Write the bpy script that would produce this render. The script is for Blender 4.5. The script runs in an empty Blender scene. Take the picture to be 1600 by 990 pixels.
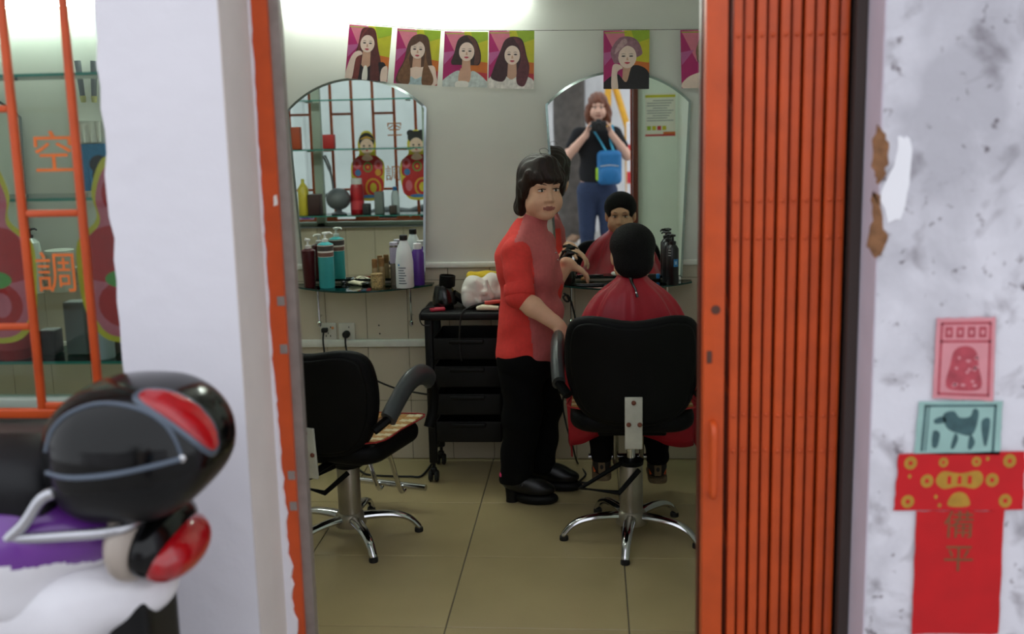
import bpy, bmesh, math, random
import numpy as np
from mathutils import Matrix, Vector
rnd = random.Random(7)
SC = bpy.context.scene
COL = SC.collection
# ---------------------------------------------------------------- camera
F, YAW, PITCH, ROLL, H = 1600.0, -.0800, -.1657, -.0234, 1.66   # focal length in pixels of the 1600 wide frame
PX, PY = 800.0, 450.0                                          # principal point
_f = np.array([math.sin(YAW)*math.cos(PITCH), math.cos(YAW)*math.cos(PITCH), math.sin(PITCH)])
_r = np.array([math.cos(YAW), -math.sin(YAW), 0.0]); _u = np.cross(_r, _f)
_c, _s = math.cos(ROLL), math.sin(ROLL)
_r, _u = _c*_r + _s*_u, -_s*_r + _c*_u
CAM = np.array([0, 0, H])
def ray(px, py): return _f + _r*(px-PX)/F + _u*(PY-py)/F
def P(px, py, Y):                       # point on the vertical plane y = Y
    d = ray(px, py); return CAM + d*Y/d[1]
def G(px, py, z=0.0):                   # point on the horizontal plane z
    d = ray(px, py); return CAM + d*(z-H)/d[2]
cd = bpy.data.cameras.new('camera'); cam = bpy.data.objects.new('camera', cd); COL.objects.link(cam)
cd.sensor_fit = 'HORIZONTAL'; cd.sensor_width = 36; cd.lens = 36*F/1600; cd.shift_y = -45/1600
cd.clip_start = .01
cam.matrix_world = Matrix(((_r[0], _u[0], -_f[0], 0), (_r[1], _u[1], -_f[1], 0), (_r[2], _u[2], -_f[2], H), (0, 0, 0, 1)))
SC.camera = cam
cd.dof.use_dof = True; cd.dof.focus_distance = 4.25; cd.dof.aperture_fstop = 1.9
# ---------------------------------------------------------------- world light
w = bpy.data.worlds.new('World'); SC.world = w; w.use_nodes = True
nt = w.node_tree; bg = nt.nodes['Background']
bg.inputs[0].default_value = (.90, .94, 1.0, 1); bg.inputs[1].default_value = 1.5      # even overcast sky
SC.view_settings.view_transform = 'Standard'; SC.view_settings.look = 'None'
SC.view_settings.exposure = 0.0; SC.view_settings.gamma = 1; SC.view_settings.use_curve_mapping = False
TUBE_POWER = 62.0
# ---------------------------------------------------------------- materials
def lin(c):
    return tuple((x/255/12.92 if x/255 <= .04045 else ((x/255+.055)/1.055)**2.4) for x in c)
MATS = {}
def mat(name, col, rough=.5, metal=0., noise=None, bump=None, spec=.5, coat=0., emit=None, wave=None, detail=4, col2=None):
    """noise=(scale, amount) varies the colour; bump=(scale, strength)"""
    if name in MATS: return MATS[name]
    m = bpy.data.materials.new(name); m.use_nodes = True; t = m.node_tree; b = t.nodes['Principled BSDF']
    c = lin(col)
    b.inputs['Base Color'].default_value = (*c, 1); b.inputs['Roughness'].default_value = rough
    b.inputs['Metallic'].default_value = metal; b.inputs['Specular IOR Level'].default_value = spec
    b.inputs['Coat Weight'].default_value = coat
    m.diffuse_color = (*c, 1)
    tc = t.nodes.new('ShaderNodeTexCoord')
    if noise is None: noise = (9., .05)
    n = t.nodes.new('ShaderNodeTexNoise'); n.inputs['Scale'].default_value = noise[0]; n.inputs['Detail'].default_value = detail
    t.links.new(tc.outputs['Object'], n.inputs['Vector'])
    r = t.nodes.new('ShaderNodeValToRGB')
    r.color_ramp.elements[0].position = .3; r.color_ramp.elements[1].position = .7
    if col2: lo, hi = lin(col2), c
    else: lo, hi = tuple(x*(1-noise[1]) for x in c), tuple(min(1, x*(1+noise[1])) for x in c)
    r.color_ramp.elements[0].color = (*lo, 1); r.color_ramp.elements[1].color = (*hi, 1)
    t.links.new(n.outputs['Fac'], r.inputs['Fac']); t.links.new(r.outputs['Color'], b.inputs['Base Color'])
    if bump or wave:
        bn = t.nodes.new('ShaderNodeBump')
        if wave:
            wv = t.nodes.new('ShaderNodeTexWave'); wv.inputs['Scale'].default_value = wave[0]; wv.bands_direction = wave[2]
            wv.inputs['Distortion'].default_value = wave[3] if len(wave) > 3 else 0
            t.links.new(tc.outputs['Object'], wv.inputs['Vector']); t.links.new(wv.outputs['Fac'], bn.inputs['Height'])
            bn.inputs['Strength'].default_value = wave[1]; bn.inputs['Distance'].default_value = .004
        else:
            n2 = t.nodes.new('ShaderNodeTexNoise'); n2.inputs['Scale'].default_value = bump[0]; n2.inputs['Detail'].default_value = 6
            t.links.new(tc.outputs['Object'], n2.inputs['Vector']); t.links.new(n2.outputs['Fac'], bn.inputs['Height'])
            bn.inputs['Strength'].default_value = bump[1]; bn.inputs['Distance'].default_value = .01
        t.links.new(bn.outputs['Normal'], b.inputs['Normal'])
    if emit:
        b.inputs['Emission Color'].default_value = (*lin(emit[0]), 1); b.inputs['Emission Strength'].default_value = emit[1]
    MATS[name] = m; return m
def glassmat(name, tint, gloss=1.0, rough=0.0):
    """thin clear glass: tinted see-through with a fresnel reflection"""
    if name in MATS: return MATS[name]
    m = bpy.data.materials.new(name); m.use_nodes = True; t = m.node_tree; t.nodes.clear()
    o = t.nodes.new('ShaderNodeOutputMaterial'); mx = t.nodes.new('ShaderNodeMixShader')
    tr = t.nodes.new('ShaderNodeBsdfTransparent'); tr.inputs[0].default_value = (*lin(tint), 1)
    gl = t.nodes.new('ShaderNodeBsdfGlossy'); gl.inputs['Roughness'].default_value = rough
    fr = t.nodes.new('ShaderNodeFresnel'); fr.inputs[0].default_value = 1.45
    mu = t.nodes.new('ShaderNodeMath'); mu.operation = 'MULTIPLY'; mu.inputs[1].default_value = gloss
    t.links.new(fr.outputs[0], mu.inputs[0]); t.links.new(mu.outputs[0], mx.inputs[0])
    t.links.new(tr.outputs[0], mx.inputs[1]); t.links.new(gl.outputs[0], mx.inputs[2]); t.links.new(mx.outputs[0], o.inputs[0])
    m.diffuse_color = (*lin(tint), .3)
    MATS[name] = m; return m
# ---------------------------------------------------------------- objects
def root_matrix(o):
    return Matrix.LocRotScale(o.location, o.rotation_euler, o.scale)
def tag(o, label=None, cat=None, group=None, kind=None):
    if label: o['label'] = label
    if cat: o['category'] = cat
    if group: o['group'] = group
    if kind: o['kind'] = kind
    return o
def thing(name, loc, label=None, cat=None, group=None, rz=0., kind=None):
    o = bpy.data.objects.new(name, None); COL.objects.link(o); o.location = [float(x) for x in loc]; o.rotation_euler = (0, 0, rz)
    o.empty_display_size = .05
    return tag(o, label, cat, group, kind)
def finish(me, name, mats, parent=None, local=False, smooth=40):
    for m in (mats if isinstance(mats, (list, tuple)) else [mats]): me.materials.append(m)
    o = bpy.data.objects.new(name, me); COL.objects.link(o)
    if smooth:
        me.polygons.foreach_set('use_smooth', [True]*len(me.polygons))
        if smooth < 170: me.set_sharp_from_angle(angle=math.radians(smooth))
    if parent is not None:
        o.parent = parent
        if not local:
            mm = root_matrix(parent); p = parent.parent
            if p is not None: mm = root_matrix(p) @ parent.matrix_parent_inverse @ mm
            o.matrix_parent_inverse = mm.inverted_safe()
    elif not local:
        n = len(me.vertices); co = np.empty(n*3, np.float32); me.vertices.foreach_get('co', co); co = co.reshape(-1, 3)
        lo, hi = co.min(0), co.max(0); b = np.array([(lo[0]+hi[0])/2, (lo[1]+hi[1])/2, lo[2]])
        me.vertices.foreach_set('co', (co-b).astype(np.float32).ravel()); o.location = [float(x) for x in b]
    return o
def rotm(axis, a): return np.array(Matrix.Rotation(a, 3, axis))
def rrect(w, h, r, n=5):
    r = min(r, w/2-1e-5, h/2-1e-5); o = []
    for cx, cy, a0 in ((w/2-r, h/2-r, 0), (-w/2+r, h/2-r, 90), (-w/2+r, -h/2+r, 180), (w/2-r, -h/2+r, 270)):
        for i in range(n+1):
            a = math.radians(a0+90*i/n); o.append((cx+r*math.cos(a), cy+r*math.sin(a)))
    return o
def inset(ol, d):
    """move every point of a closed outline inwards by d (counter-clockwise outline)"""
    n = len(ol); o = []
    for i in range(n):
        p0, p, p1 = np.array(ol[i-1]), np.array(ol[i]), np.array(ol[(i+1) % n])
        e0, e1 = p-p0, p1-p
        n0 = np.array([-e0[1], e0[0]])/(np.hypot(*e0)+1e-12); n1 = np.array([-e1[1], e1[0]])/(np.hypot(*e1)+1e-12)
        q = n0+n1; q = q/(np.hypot(*q)+1e-12); cosv = max(.35, q @ n0)
        o.append(tuple(p+q*d/cosv))
    return o
class MB:
    def __init__(s): s.v = []; s.f = []; s.mi = []
    def add(s, vs, fs, mi=0):
        b = len(s.v); s.v.extend([tuple(float(c) for c in v) for v in vs])
        for f in fs: s.f.append(tuple(b+i for i in f)); s.mi.append(mi)
        return s
    def box(s, c, size, R=None, mi=0):
        c = np.array(c, float); h = np.array(size)/2
        vs = [np.array([x, y, z])*h for x in (-1, 1) for y in (-1, 1) for z in (-1, 1)]
        if R is not None: vs = [R @ v for v in vs]
        return s.add([v+c for v in vs], [(0, 1, 3, 2), (4, 6, 7, 5), (0, 4, 5, 1), (2, 3, 7, 6), (0, 2, 6, 4), (1, 5, 7, 3)], mi)
    def b2(s, lo, hi, mi=0):
        lo, hi = np.array(lo, float), np.array(hi, float); return s.box((lo+hi)/2, hi-lo, None, mi)
    def cyl(s, p0, p1, r0, r1=None, n=16, mi=0, caps=True):
        return s.tube([p0, p1], [r0, r0 if r1 is None else r1], n, mi=mi, caps=caps)
    def tube(s, pts, r, n=8, mi=0, caps=True, closed=False, flat=1.0):
        pts = [np.array(p, float) for p in pts]; m = len(pts)
        rr = list(r) if hasattr(r, '__len__') else [r]*m
        def tan(i):
            if closed: t = pts[(i+1) % m]-pts[i-1]
            else: t = pts[min(i+1, m-1)]-pts[max(i-1, 0)]
            return t/(np.linalg.norm(t)+1e-12)
        t = tan(0); a = np.array([0, 0, 1.]) if abs(t[2]) < .9 else np.array([1., 0, 0])
        nn = np.cross(t, a); nn /= np.linalg.norm(nn); vs = []
        for i in range(m):
            t = tan(i); nn = nn-t*(nn @ t); nn /= (np.linalg.norm(nn)+1e-12); bb = np.cross(t, nn)
            for k in range(n):
                A = 2*math.pi*k/n; vs.append(pts[i]+rr[i]*(math.cos(A)*nn+flat*math.sin(A)*bb))
        fs = []
        for i in range(m if closed else m-1):
            j = (i+1) % m
            for k in range(n): fs.append((i*n+k, i*n+(k+1) % n, j*n+(k+1) % n, j*n+k))
        if caps and not closed:
            fs.append(tuple(range(n-1, -1, -1))); fs.append(tuple((m-1)*n+k for k in range(n)))
        return s.add(vs, fs, mi)
    def lathe(s, prof, c=(0, 0, 0), n=20, mi=0, R=None, sx=1., sy=1.):
        c = np.array(c, float); vs = []; m = len(prof)
        for r, z in prof:
            for k in range(n):
                A = 2*math.pi*k/n; v = np.array([r*math.cos(A)*sx, r*math.sin(A)*sy, z])
                vs.append((R @ v if R is not None else v)+c)
        fs = [(i*n+k, i*n+(k+1) % n, (i+1)*n+(k+1) % n, (i+1)*n+k) for i in range(m-1) for k in range(n)]
        if prof[0][0] > 1e-6: fs.append(tuple(range(n-1, -1, -1)))
        if prof[-1][0] > 1e-6: fs.append(tuple((m-1)*n+k for k in range(n)))
        return s.add(vs, fs, mi)
    def prism(s, ol, w0, w1, fn=lambda u, v, w: (u, v, w), mi=0, side=None):
        n = len(ol)
        vs = [fn(u, v, w0) for u, v in ol]+[fn(u, v, w1) for u, v in ol]
        s.add(vs, [tuple(range(n-1, -1, -1)), tuple(range(n, 2*n))], mi)
        return s.add(vs, [(i, (i+1) % n, n+(i+1) % n, n+i) for i in range(n)], mi if side is None else side)
    def cushion(s, ol, th, rad, fn=lambda u, v, w: (u, v, w), mi=0, k=4, dome=0.):
        """rounded pad: outline extruded by th with edges rounded by rad; dome bulges both faces"""
        n = len(ol); lay = []
        for i in range(k+1):
            a = math.pi/2*i/k; lay.append((rad*(1-math.sin(a)), -th/2+rad*(1-math.cos(a))))
        for i in range(k+1):
            a = math.pi/2*i/k; lay.append((rad*(1-math.cos(a)), th/2-rad*(1-math.sin(a))))
        rings = [[(u, v, z) for u, v in inset(ol, d)] for d, z in lay]
        cx = sum(u for u, v in ol)/n; cy = sum(v for u, v in ol)/n
        for q, sg in ((.66, 1), (.33, 1)):
            rings.append([(cx+(u-cx)*q, cy+(v-cy)*q, z+sg*dome*(1-q*q)) for u, v, z in rings[2*k+1]])
        top = rings[-1]
        pre = []
        for q in (.33, .66): pre.append([(cx+(u-cx)*q, cy+(v-cy)*q, z-dome*(1-q*q)) for u, v, z in rings[0]])
        rings = pre+rings
        vs = [fn(*p) for rg in rings for p in rg]; m = len(rings)
        fs = [(i*n+j, i*n+(j+1) % n, (i+1)*n+(j+1) % n, (i+1)*n+j) for i in range(m-1) for j in range(n)]
        c0 = len(vs); vs.append(fn(cx, cy, -th/2-dome)); vs.append(fn(cx, cy, th/2+dome))
        for j in range(n): fs.append((c0, (j+1) % n, j)); fs.append((c0+1, (m-1)*n+j, (m-1)*n+(j+1) % n))
        return s.add(vs, fs, mi)
    def rbox(s, c, size, b=.005, R=None, mi=0, seg=3):
        c = np.array(c, float)
        def fn(u, v, w):
            p = np.array([u, v, w]); return (R @ p if R is not None else p)+c
        b = min(b, min(size)/2-1e-4)
        return s.cushion(rrect(size[0], size[1], b, seg), size[2], b, fn, mi, seg)
    def ell(s, c, r, R=None, mi=0, n=16, m=10):
        c = np.array(c, float); r = np.array(r if hasattr(r, '__len__') else (r, r, r), float); vs = []
        for i in range(1, m):
            for k in range(n):
                a, b = math.pi*i/m, 2*math.pi*k/n; v = r*np.array([math.sin(a)*math.cos(b), math.sin(a)*math.sin(b), math.cos(a)])
                vs.append((R @ v if R is not None else v)+c)
        for z in (1, -1):
            v = r*np.array([0, 0, z]); vs.append((R @ v if R is not None else v)+c)
        fs = [(i*n+k, (i+1)*n+k, (i+1)*n+(k+1) % n, i*n+(k+1) % n) for i in range(m-2) for k in range(n)]
        t = (m-1)*n
        for k in range(n): fs.append((t, k, (k+1) % n)); fs.append((t+1, (m-2)*n+(k+1) % n, (m-2)*n+k))
        return s.add(vs, fs, mi)
    def poly(s, pts, mi=0): return s.add(pts, [tuple(range(len(pts)))], mi)
    def mesh(s, name, recalc=True):
        me = bpy.data.meshes.new(name); me.from_pydata(s.v, [], s.f)
        me.polygons.foreach_set('material_index', s.mi)
        if recalc:
            bm = bmesh.new(); bm.from_mesh(me); bmesh.ops.recalc_face_normals(bm, faces=bm.faces); bm.to_mesh(me); bm.free()
        me.update(); return me
    def build(s, name, mats, parent=None, local=False, smooth=40, label=None, cat=None, group=None, kind=None, recalc=True):
        o = finish(s.mesh(name, recalc), name, mats, parent, local, smooth)
        return tag(o, label, cat, group, kind)
def clone(o, parent=None, mesh_only=False):
    c = o.copy(); COL.objects.link(c)
    if parent is not None: c.parent = parent
    for ch in list(o.children):
        clone(ch, c)
    return c
def inst(me, name, loc, parent=None, rz=0., scale=None):
    """an object that shares a mesh with its look-alikes; parent sits at the world origin"""
    o = bpy.data.objects.new(name, me); COL.objects.link(o); o.location = [float(x) for x in loc]; o.rotation_euler = (0, 0, rz)
    if scale: o.scale = scale
    if parent is not None:
        o.parent = parent; o.matrix_parent_inverse = root_matrix(parent).inverted_safe()
    return o
def spline(pts, n=8, closed=False):
    pts = [np.array(p, float) for p in pts]; m = len(pts); o = []
    for i in range(m if closed else m-1):
        g = (lambda k: pts[k % m]) if closed else (lambda k: pts[max(0, min(m-1, k))])
        p0, p1, p2, p3 = g(i-1), g(i), g(i+1), g(i+2)
        for j in range(n):
            t = j/n; o.append(.5*((2*p1)+(-p0+p2)*t+(2*p0-5*p1+4*p2-p3)*t*t+(-p0+3*p1-3*p2+p3)*t**3))
    if not closed: o.append(pts[-1])
    return o
# ---------------------------------------------------------------- signed distance bodies
def sd_eval(prims, p):
    d = None
    for q in prims:
        op, k, kind = q[0], q[1], q[2]
        if kind == 'c':
            a, b, ra, rb = q[3:7]; ab = b-a; L = float(ab @ ab)+1e-12
            t = np.clip(((p-a) @ ab)/L, 0, 1); e = np.linalg.norm(p-a-t[:, None]*ab, axis=1)-(ra+(rb-ra)*t)
        elif kind == 'e':
            c, r, R = q[3:6]; l = (p-c) @ R; k0 = np.linalg.norm(l/r, axis=1); k1 = np.linalg.norm(l/(r*r), axis=1)+1e-9
            e = k0*(k0-1)/k1
        elif kind == 'b':
            c, h, rr, R = q[3:7]; l = np.abs((p-c) @ R)-(h-rr)
            e = np.linalg.norm(np.maximum(l, 0), axis=1)+np.minimum(l.max(1), 0)-rr
        elif kind == 'h':
            c, n = q[3:5]; e = (p-c) @ n
        if d is None: d = e; continue
        if op == 'u':
            if k > 0:
                h = np.clip(.5+.5*(d-e)/k, 0, 1); d = d+(e-d)*h-k*h*(1-h)
            else: d = np.minimum(d, e)
        elif op == 's':
            e = -e
            if k > 0: h = np.clip(.5-.5*(d-e)/k, 0, 1); d = d+(e-d)*h+k*h*(1-h)
            else: d = np.maximum(d, e)
        elif op == 'i':
            if k > 0: h = np.clip(.5-.5*(d-e)/k, 0, 1); d = d+(e-d)*h+k*h*(1-h)
            else: d = np.maximum(d, e)
    return d
A3 = lambda *x: np.array(x, float)
I3 = np.eye(3)
def cap(a, b, ra, rb=None, k=.02, op='u'): return (op, k, 'c', np.array(a, float), np.array(b, float), ra, ra if rb is None else rb)
def ell(c, r, R=I3, k=.02, op='u'): return (op, k, 'e', np.array(c, float), np.array(r if hasattr(r, '__len__') else (r,)*3, float), R)
def rbx(c, h, rr, R=I3, k=.01, op='u'): return (op, k, 'b', np.array(c, float), np.array(h, float), rr, R)
def half(c, n, k=0., op='i'): n = np.array(n, float); return (op, k, 'h', np.array(c, float), n/np.linalg.norm(n))
def sd_mesh(prims, vox, name, disp=None):
    lo, hi = A3(9e9, 9e9, 9e9), A3(-9e9, -9e9, -9e9)
    for q in prims:
        if q[0] != 'u': continue
        if q[2] == 'c':
            for c, r in ((q[3], q[5]), (q[4], q[6])): lo = np.minimum(lo, c-r); hi = np.maximum(hi, c+r)
        elif q[2] in 'eb':
            r = np.abs(q[-1]) @ q[4]; lo = np.minimum(lo, q[3]-r); hi = np.maximum(hi, q[3]+r)
    lo -= 4*vox; hi += 4*vox; B = 6
    nb = np.ceil((hi-lo)/(vox*B)).astype(int); n = nb*B+1
    bi = np.stack(np.meshgrid(*[np.arange(k) for k in nb], indexing='ij'), -1).reshape(-1, 3)
    cen = lo+(bi+.5)*B*vox; f = lambda p: sd_eval(prims, p) if disp is None else sd_eval(prims, p)+disp(p)
    dc = f(cen); act = np.abs(dc) < B*vox*1.25
    V = np.ones(tuple(n), np.float32)
    o = np.stack(np.meshgrid(*[np.arange(B+1)]*3, indexing='ij'), -1).reshape(-1, 3)
    for b in bi[(~act) & (dc < 0)]: V[b[0]*B:b[0]*B+B+1, b[1]*B:b[1]*B+B+1, b[2]*B:b[2]*B+B+1] = -1
    ab = bi[act]
    for s in range(0, len(ab), 1500):
        ix = (ab[s:s+1500, None, :]*B+o[None]).reshape(-1, 3); V[ix[:, 0], ix[:, 1], ix[:, 2]] = f(lo+ix*vox)
    S = V < 0; cn = [(a, b, c) for a in (0, 1) for b in (0, 1) for c in (0, 1)]
    sl = lambda A, a, b, c: A[a:A.shape[0]-1+a, b:A.shape[1]-1+b, c:A.shape[2]-1+c]
    cnt = sum(sl(S, *c).astype(np.int8) for c in cn); cells = np.argwhere((cnt > 0) & (cnt < 8))
    idx = -np.ones(cnt.shape, np.int32); idx[tuple(cells.T)] = np.arange(len(cells))
    pos = np.zeros((len(cells), 3)); ct = np.zeros(len(cells))
    for a in cn:
        for ax in range(3):
            if a[ax]: continue
            b = list(a); b[ax] = 1
            va = V[tuple((cells+a).T)]; vb = V[tuple((cells+b).T)]; m = (va < 0) != (vb < 0)
            t = np.where(m, va/(va-vb+1e-20), 0); q = cells+np.array(a, float); q[:, ax] += t
            pos[m] += q[m]; ct[m] += 1
    pos = lo+pos/ct[:, None]*vox; quads = []
    for ax in range(3):
        u, v = (ax+1) % 3, (ax+2) % 3
        s0 = [slice(None)]*3; s1 = [slice(None)]*3; s0[ax] = slice(0, -1); s1[ax] = slice(1, None)
        e = np.argwhere(S[tuple(s0)] != S[tuple(s1)])
        e = e[(e[:, u] > 0) & (e[:, v] > 0) & (e[:, u] < n[u]-1) & (e[:, v] < n[v]-1)]
        du = np.zeros(3, int); du[u] = 1; dv = np.zeros(3, int); dv[v] = 1
        qd = np.stack([idx[tuple((e-du-dv).T)], idx[tuple((e-dv).T)], idx[tuple(e.T)], idx[tuple((e-du).T)]], 1)
        fl = S[tuple(e.T)]; qd[~fl] = qd[~fl][:, ::-1]; quads.append(qd)
    Q = np.concatenate(quads); Q = Q[(Q >= 0).all(1)]
    me = bpy.data.meshes.new(name); me.vertices.add(len(pos)); me.vertices.foreach_set('co', pos.astype(np.float32).ravel())
    me.loops.add(len(Q)*4); me.loops.foreach_set('vertex_index', Q.astype(np.int32).ravel())
    me.polygons.add(len(Q)); me.polygons.foreach_set('loop_start', np.arange(0, len(Q)*4, 4, dtype=np.int32))
    me.update(calc_edges=True); me.validate()
    return me, pos, Q
def sd_build(prims, vox, name, mats, parent=None, matfn=None, disp=None, **kw):
    me, pos, Q = sd_mesh(prims, vox, name, disp)
    if matfn is not None: me.polygons.foreach_set('material_index', matfn(pos[Q].mean(1)).astype(np.int32))
    return tag(finish(me, name, mats, parent, False, 175), **kw)
# ================================================================ the setting
D = 4.829            # back wall
XL, XR = -3.5, .572  # side walls of the shop
YF, YI = 2.31, 2.62  # outer and inner face of the street front
CEIL = 2.62
M_plaster = mat('white_interior_paint', (214, 214, 206), .55, noise=(3, .03), bump=(60, .03))
M_tile = mat('cream_wall_tile', (200, 189, 170), .25, noise=(4, .04))
M_grout = mat('dark_grout', (92, 84, 72), .9)
M_ceiling = mat('ceiling_paint', (200, 200, 192), .7)
M_pale = mat('pale_green_gloss_paint', (226, 236, 226), .35, noise=(5, .03))
M_lime = mat('lime_wash_plaster', (226, 223, 230), .85, noise=(2.5, .03), bump=(18, .25))
M_whitewood = mat('white_painted_batten', (222, 222, 214), .5, noise=(30, .05))
def wallmat():
    """old street wall: white lime wash with grey stains and hairline cracks"""
    m = bpy.data.materials.new('stained_lime_wash'); m.use_nodes = True; t = m.node_tree; b = t.nodes['Principled BSDF']; b.inputs['Roughness'].default_value = .9
    tc = t.nodes.new('ShaderNodeTexCoord')
    def noise(sc, det, dist=0.):
        n = t.nodes.new('ShaderNodeTexNoise'); n.inputs['Scale'].default_value = sc; n.inputs['Detail'].default_value = det; n.inputs['Distortion'].default_value = dist
        t.links.new(tc.outputs['Object'], n.inputs['Vector']); return n.outputs['Fac']
    def ramp(f, p0, p1, c0, c1):
        r = t.nodes.new('ShaderNodeValToRGB'); e = r.color_ramp.elements; e[0].position = p0; e[1].position = p1; e[0].color = (*c0, 1); e[1].color = (*c1, 1)
        t.links.new(f, r.inputs[0]); return r.outputs[0]
    base = ramp(noise(3.2, 6, .4), .36, .56, lin((184, 182, 190)), lin((222, 220, 228)))
    spots = ramp(noise(11, 8, .5), .55, .78, (1, 1, 1), lin((168, 162, 164)))
    def mul(a, c):
        x = t.nodes.new('ShaderNodeMix'); x.data_type = 'RGBA'; x.blend_type = 'MULTIPLY'; x.inputs[0].default_value = 1
        t.links.new(a, x.inputs[6]); t.links.new(c, x.inputs[7]); return x.outputs[2]
    dots = ramp(noise(34, 5, .3), .64, .74, (1, 1, 1), lin((150, 140, 142)))
    t.links.new(mul(mul(base, spots), dots), b.inputs['Base Color'])
    bn = t.nodes.new('ShaderNodeBump'); bn.inputs['Strength'].default_value = .35; bn.inputs['Distance'].default_value = .012
    t.links.new(noise(16, 8), bn.inputs['Height']); t.links.new(bn.outputs[0], b.inputs['Normal'])
    return m
M_oldwall = wallmat()
M_orange = mat('orange_enamel', (194, 74, 20), .42, noise=(14, .10), bump=(40, .06))
M_steel = mat('grey_galvanised_steel', (142, 132, 126), .45, .35, noise=(25, .12))
# ---- floor with its tiles
fl = MB().b2((XL, YI-.35, -.06), (XR, D, -.004)).build('floor', M_grout, kind='structure')
M_ft = mat('beige_floor_tile', (168, 151, 112), .22, noise=(2.6, .07), detail=8, spec=.5)
fx, fy = .604, .553
tm = MB().rbox((0, 0, -.004), (fx-.004, fy-.004, .008), .0015, seg=1).mesh('floor_tile'); tm.materials.append(M_ft)
x0 = -.497-5*fx; y0 = 4.236-4*fy
small = {}
for i in range(8):
    for j in range(6):
        xa, xb = max(XL, x0+i*fx+.002), min(XR, x0+(i+1)*fx-.002); ya, yb = max(YI-.35, y0+j*fy+.002), min(D, y0+(j+1)*fy-.002)
        if xb-xa < .02 or yb-ya < .02: continue
        full = xb-xa > fx-.01 and yb-ya > fy-.01
        if full: inst(tm, 'floor_tile', ((xa+xb)/2, (ya+yb)/2, 0), fl)
        else:
            m2 = MB().rbox((0, 0, -.004), (xb-xa, yb-ya, .008), .0015, seg=1).mesh('floor_tile'); m2.materials.append(M_ft)
            inst(m2, 'floor_tile', ((xa+xb)/2, (ya+yb)/2, 0), fl)
# ---- back wall: paint above, glazed tiles below
wb = MB().b2((XL, D, -.06), (XR+.1, D+.12, CEIL)).build('wall_back', M_plaster, kind='structure')
gr = MB().b2((XL, D-.003, 0), (XR, D, .955)).build('grout_bed', M_grout, wb)
tw = .2025
def tmesh(w, h):
    k = (round(w, 4), round(h, 4))
    if k not in small:
        m = MB().rbox((0, 0, 0), (w, h, .006), .0015, seg=1).mesh('wall_tile'); m.materials.append(M_tile); small[k] = m
    return small[k]
def tile_wall(parent, xa, xb, y, rows, phase, side=-1):
    n0 = math.floor((xa-phase)/tw)
    for i in range(n0, n0+60):
        a, b = max(xa, phase+i*tw), min(xb, phase+(i+1)*tw)
        if a >= xb: break
        if b-a < .02: continue
        for z0, z1 in rows:
            o = inst(tmesh(b-a-.002, z1-z0-.002), 'wall_tile', ((a+b)/2, y+side*.004, (z0+z1)/2), parent)
            o.rotation_euler = (math.pi/2, 0, 0)
tile_wall(wb, XL, XR, D, [(0, .297), (.297, .594), (.594, .894), (.894, .955)], -1.302)
MB().rbox(((XL+XR)/2, D-.012, .968), (XR-XL, .024, .028), .006).build('trim_1', M_whitewood, kind='structure')
MB().rbox(((XL+XR)/2, D-.018, .589), (XR-XL, .024, .036), .004).build('trim_2', M_whitewood, kind='structure')
# ---- ceiling and side walls
MB().b2((XL-.1, YF, CEIL), (XR+.3, D+.12, CEIL+.12)).build('ceiling', M_ceiling, kind='structure')
MB().b2((XL-.12, YI, -.06), (XL, D+.12, CEIL)).build('wall_left', M_plaster, kind='structure')
MB().b2((XR, YI+.012, -.06), (XR+.12, D, CEIL)).build('wall_right', M_pale, kind='structure')
# ---- street front: pillar, window breast, lintel, right pier
XD0, XD1 = -.833, .632          # door opening
XW0, XW1 = -2.75, -1.123        # window opening
ZW0, ZW1, ZD1 = .93, 2.45, 2.5
def jag(pts, amp, seed):
    r = random.Random(seed); return [(x+r.uniform(-amp, amp), z) for x, z in pts]
ol = [(XD0, -.1), (XD0, 3.4)]+jag([(XW1, 3.4-i*.05) for i in range(0, 71)], .006, 3)
MB().prism(ol, YF, YI, lambda u, v, w: (u, w, v)).build('wall_front', M_lime, kind='structure', smooth=0)
MB().b2((XW0, YF+.002, -.1), (XW1+.02, YI, ZW0)).build('wall_front_breast', M_lime, kind='structure')
MB().b2((XW0, YF, ZW1), (XW1, YI, 3.4)).build('wall_front_lintel', M_lime, kind='structure')
MB().b2((XD0, YF, ZD1), (XD1, YI, 3.4)).build('wall_front_door_lintel', M_lime, kind='structure')
MB().b2((-5.5, YF, -.1), (XW0, YI, 3.4)).build('wall_front_far', M_lime, kind='structure')
wr = MB().b2((XD1, YF, -.1), (4.0, YI, 3.4)).build('wall_front_right', M_oldwall, kind='structure')
# tiles on the inner face under the window, seen in the mirrors
inner = MB().b2((XL, YI, 0), (XD0, YI+.004, ZW0)).build('wall_front_inner', M_grout, kind='structure')
small2 = small
tile_wall(inner, XL, XD0, YI+.004, [(0, .297), (.297, .594), (.594, ZW0)], -1.302, 1)
# inner closing panel and post beside the gate, seen in the mirror
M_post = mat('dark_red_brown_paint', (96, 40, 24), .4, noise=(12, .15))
MB().rbox((.291, YI+.03, 1.25), (.036, .06, 2.5), .004).build('trim_3', M_post, kind='structure')
MB().b2((.309, YI-.02, 0), (XR+.1, YI+.01, CEIL)).build('wall_front_panel', M_pale, kind='structure')
MB().b2((.27, YI-.026, 0), (XD1, YI-.021, ZD1)).build('gate_gap_backing', M_post, kind='structure')  # dark board added behind the gate so its gaps look black
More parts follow.
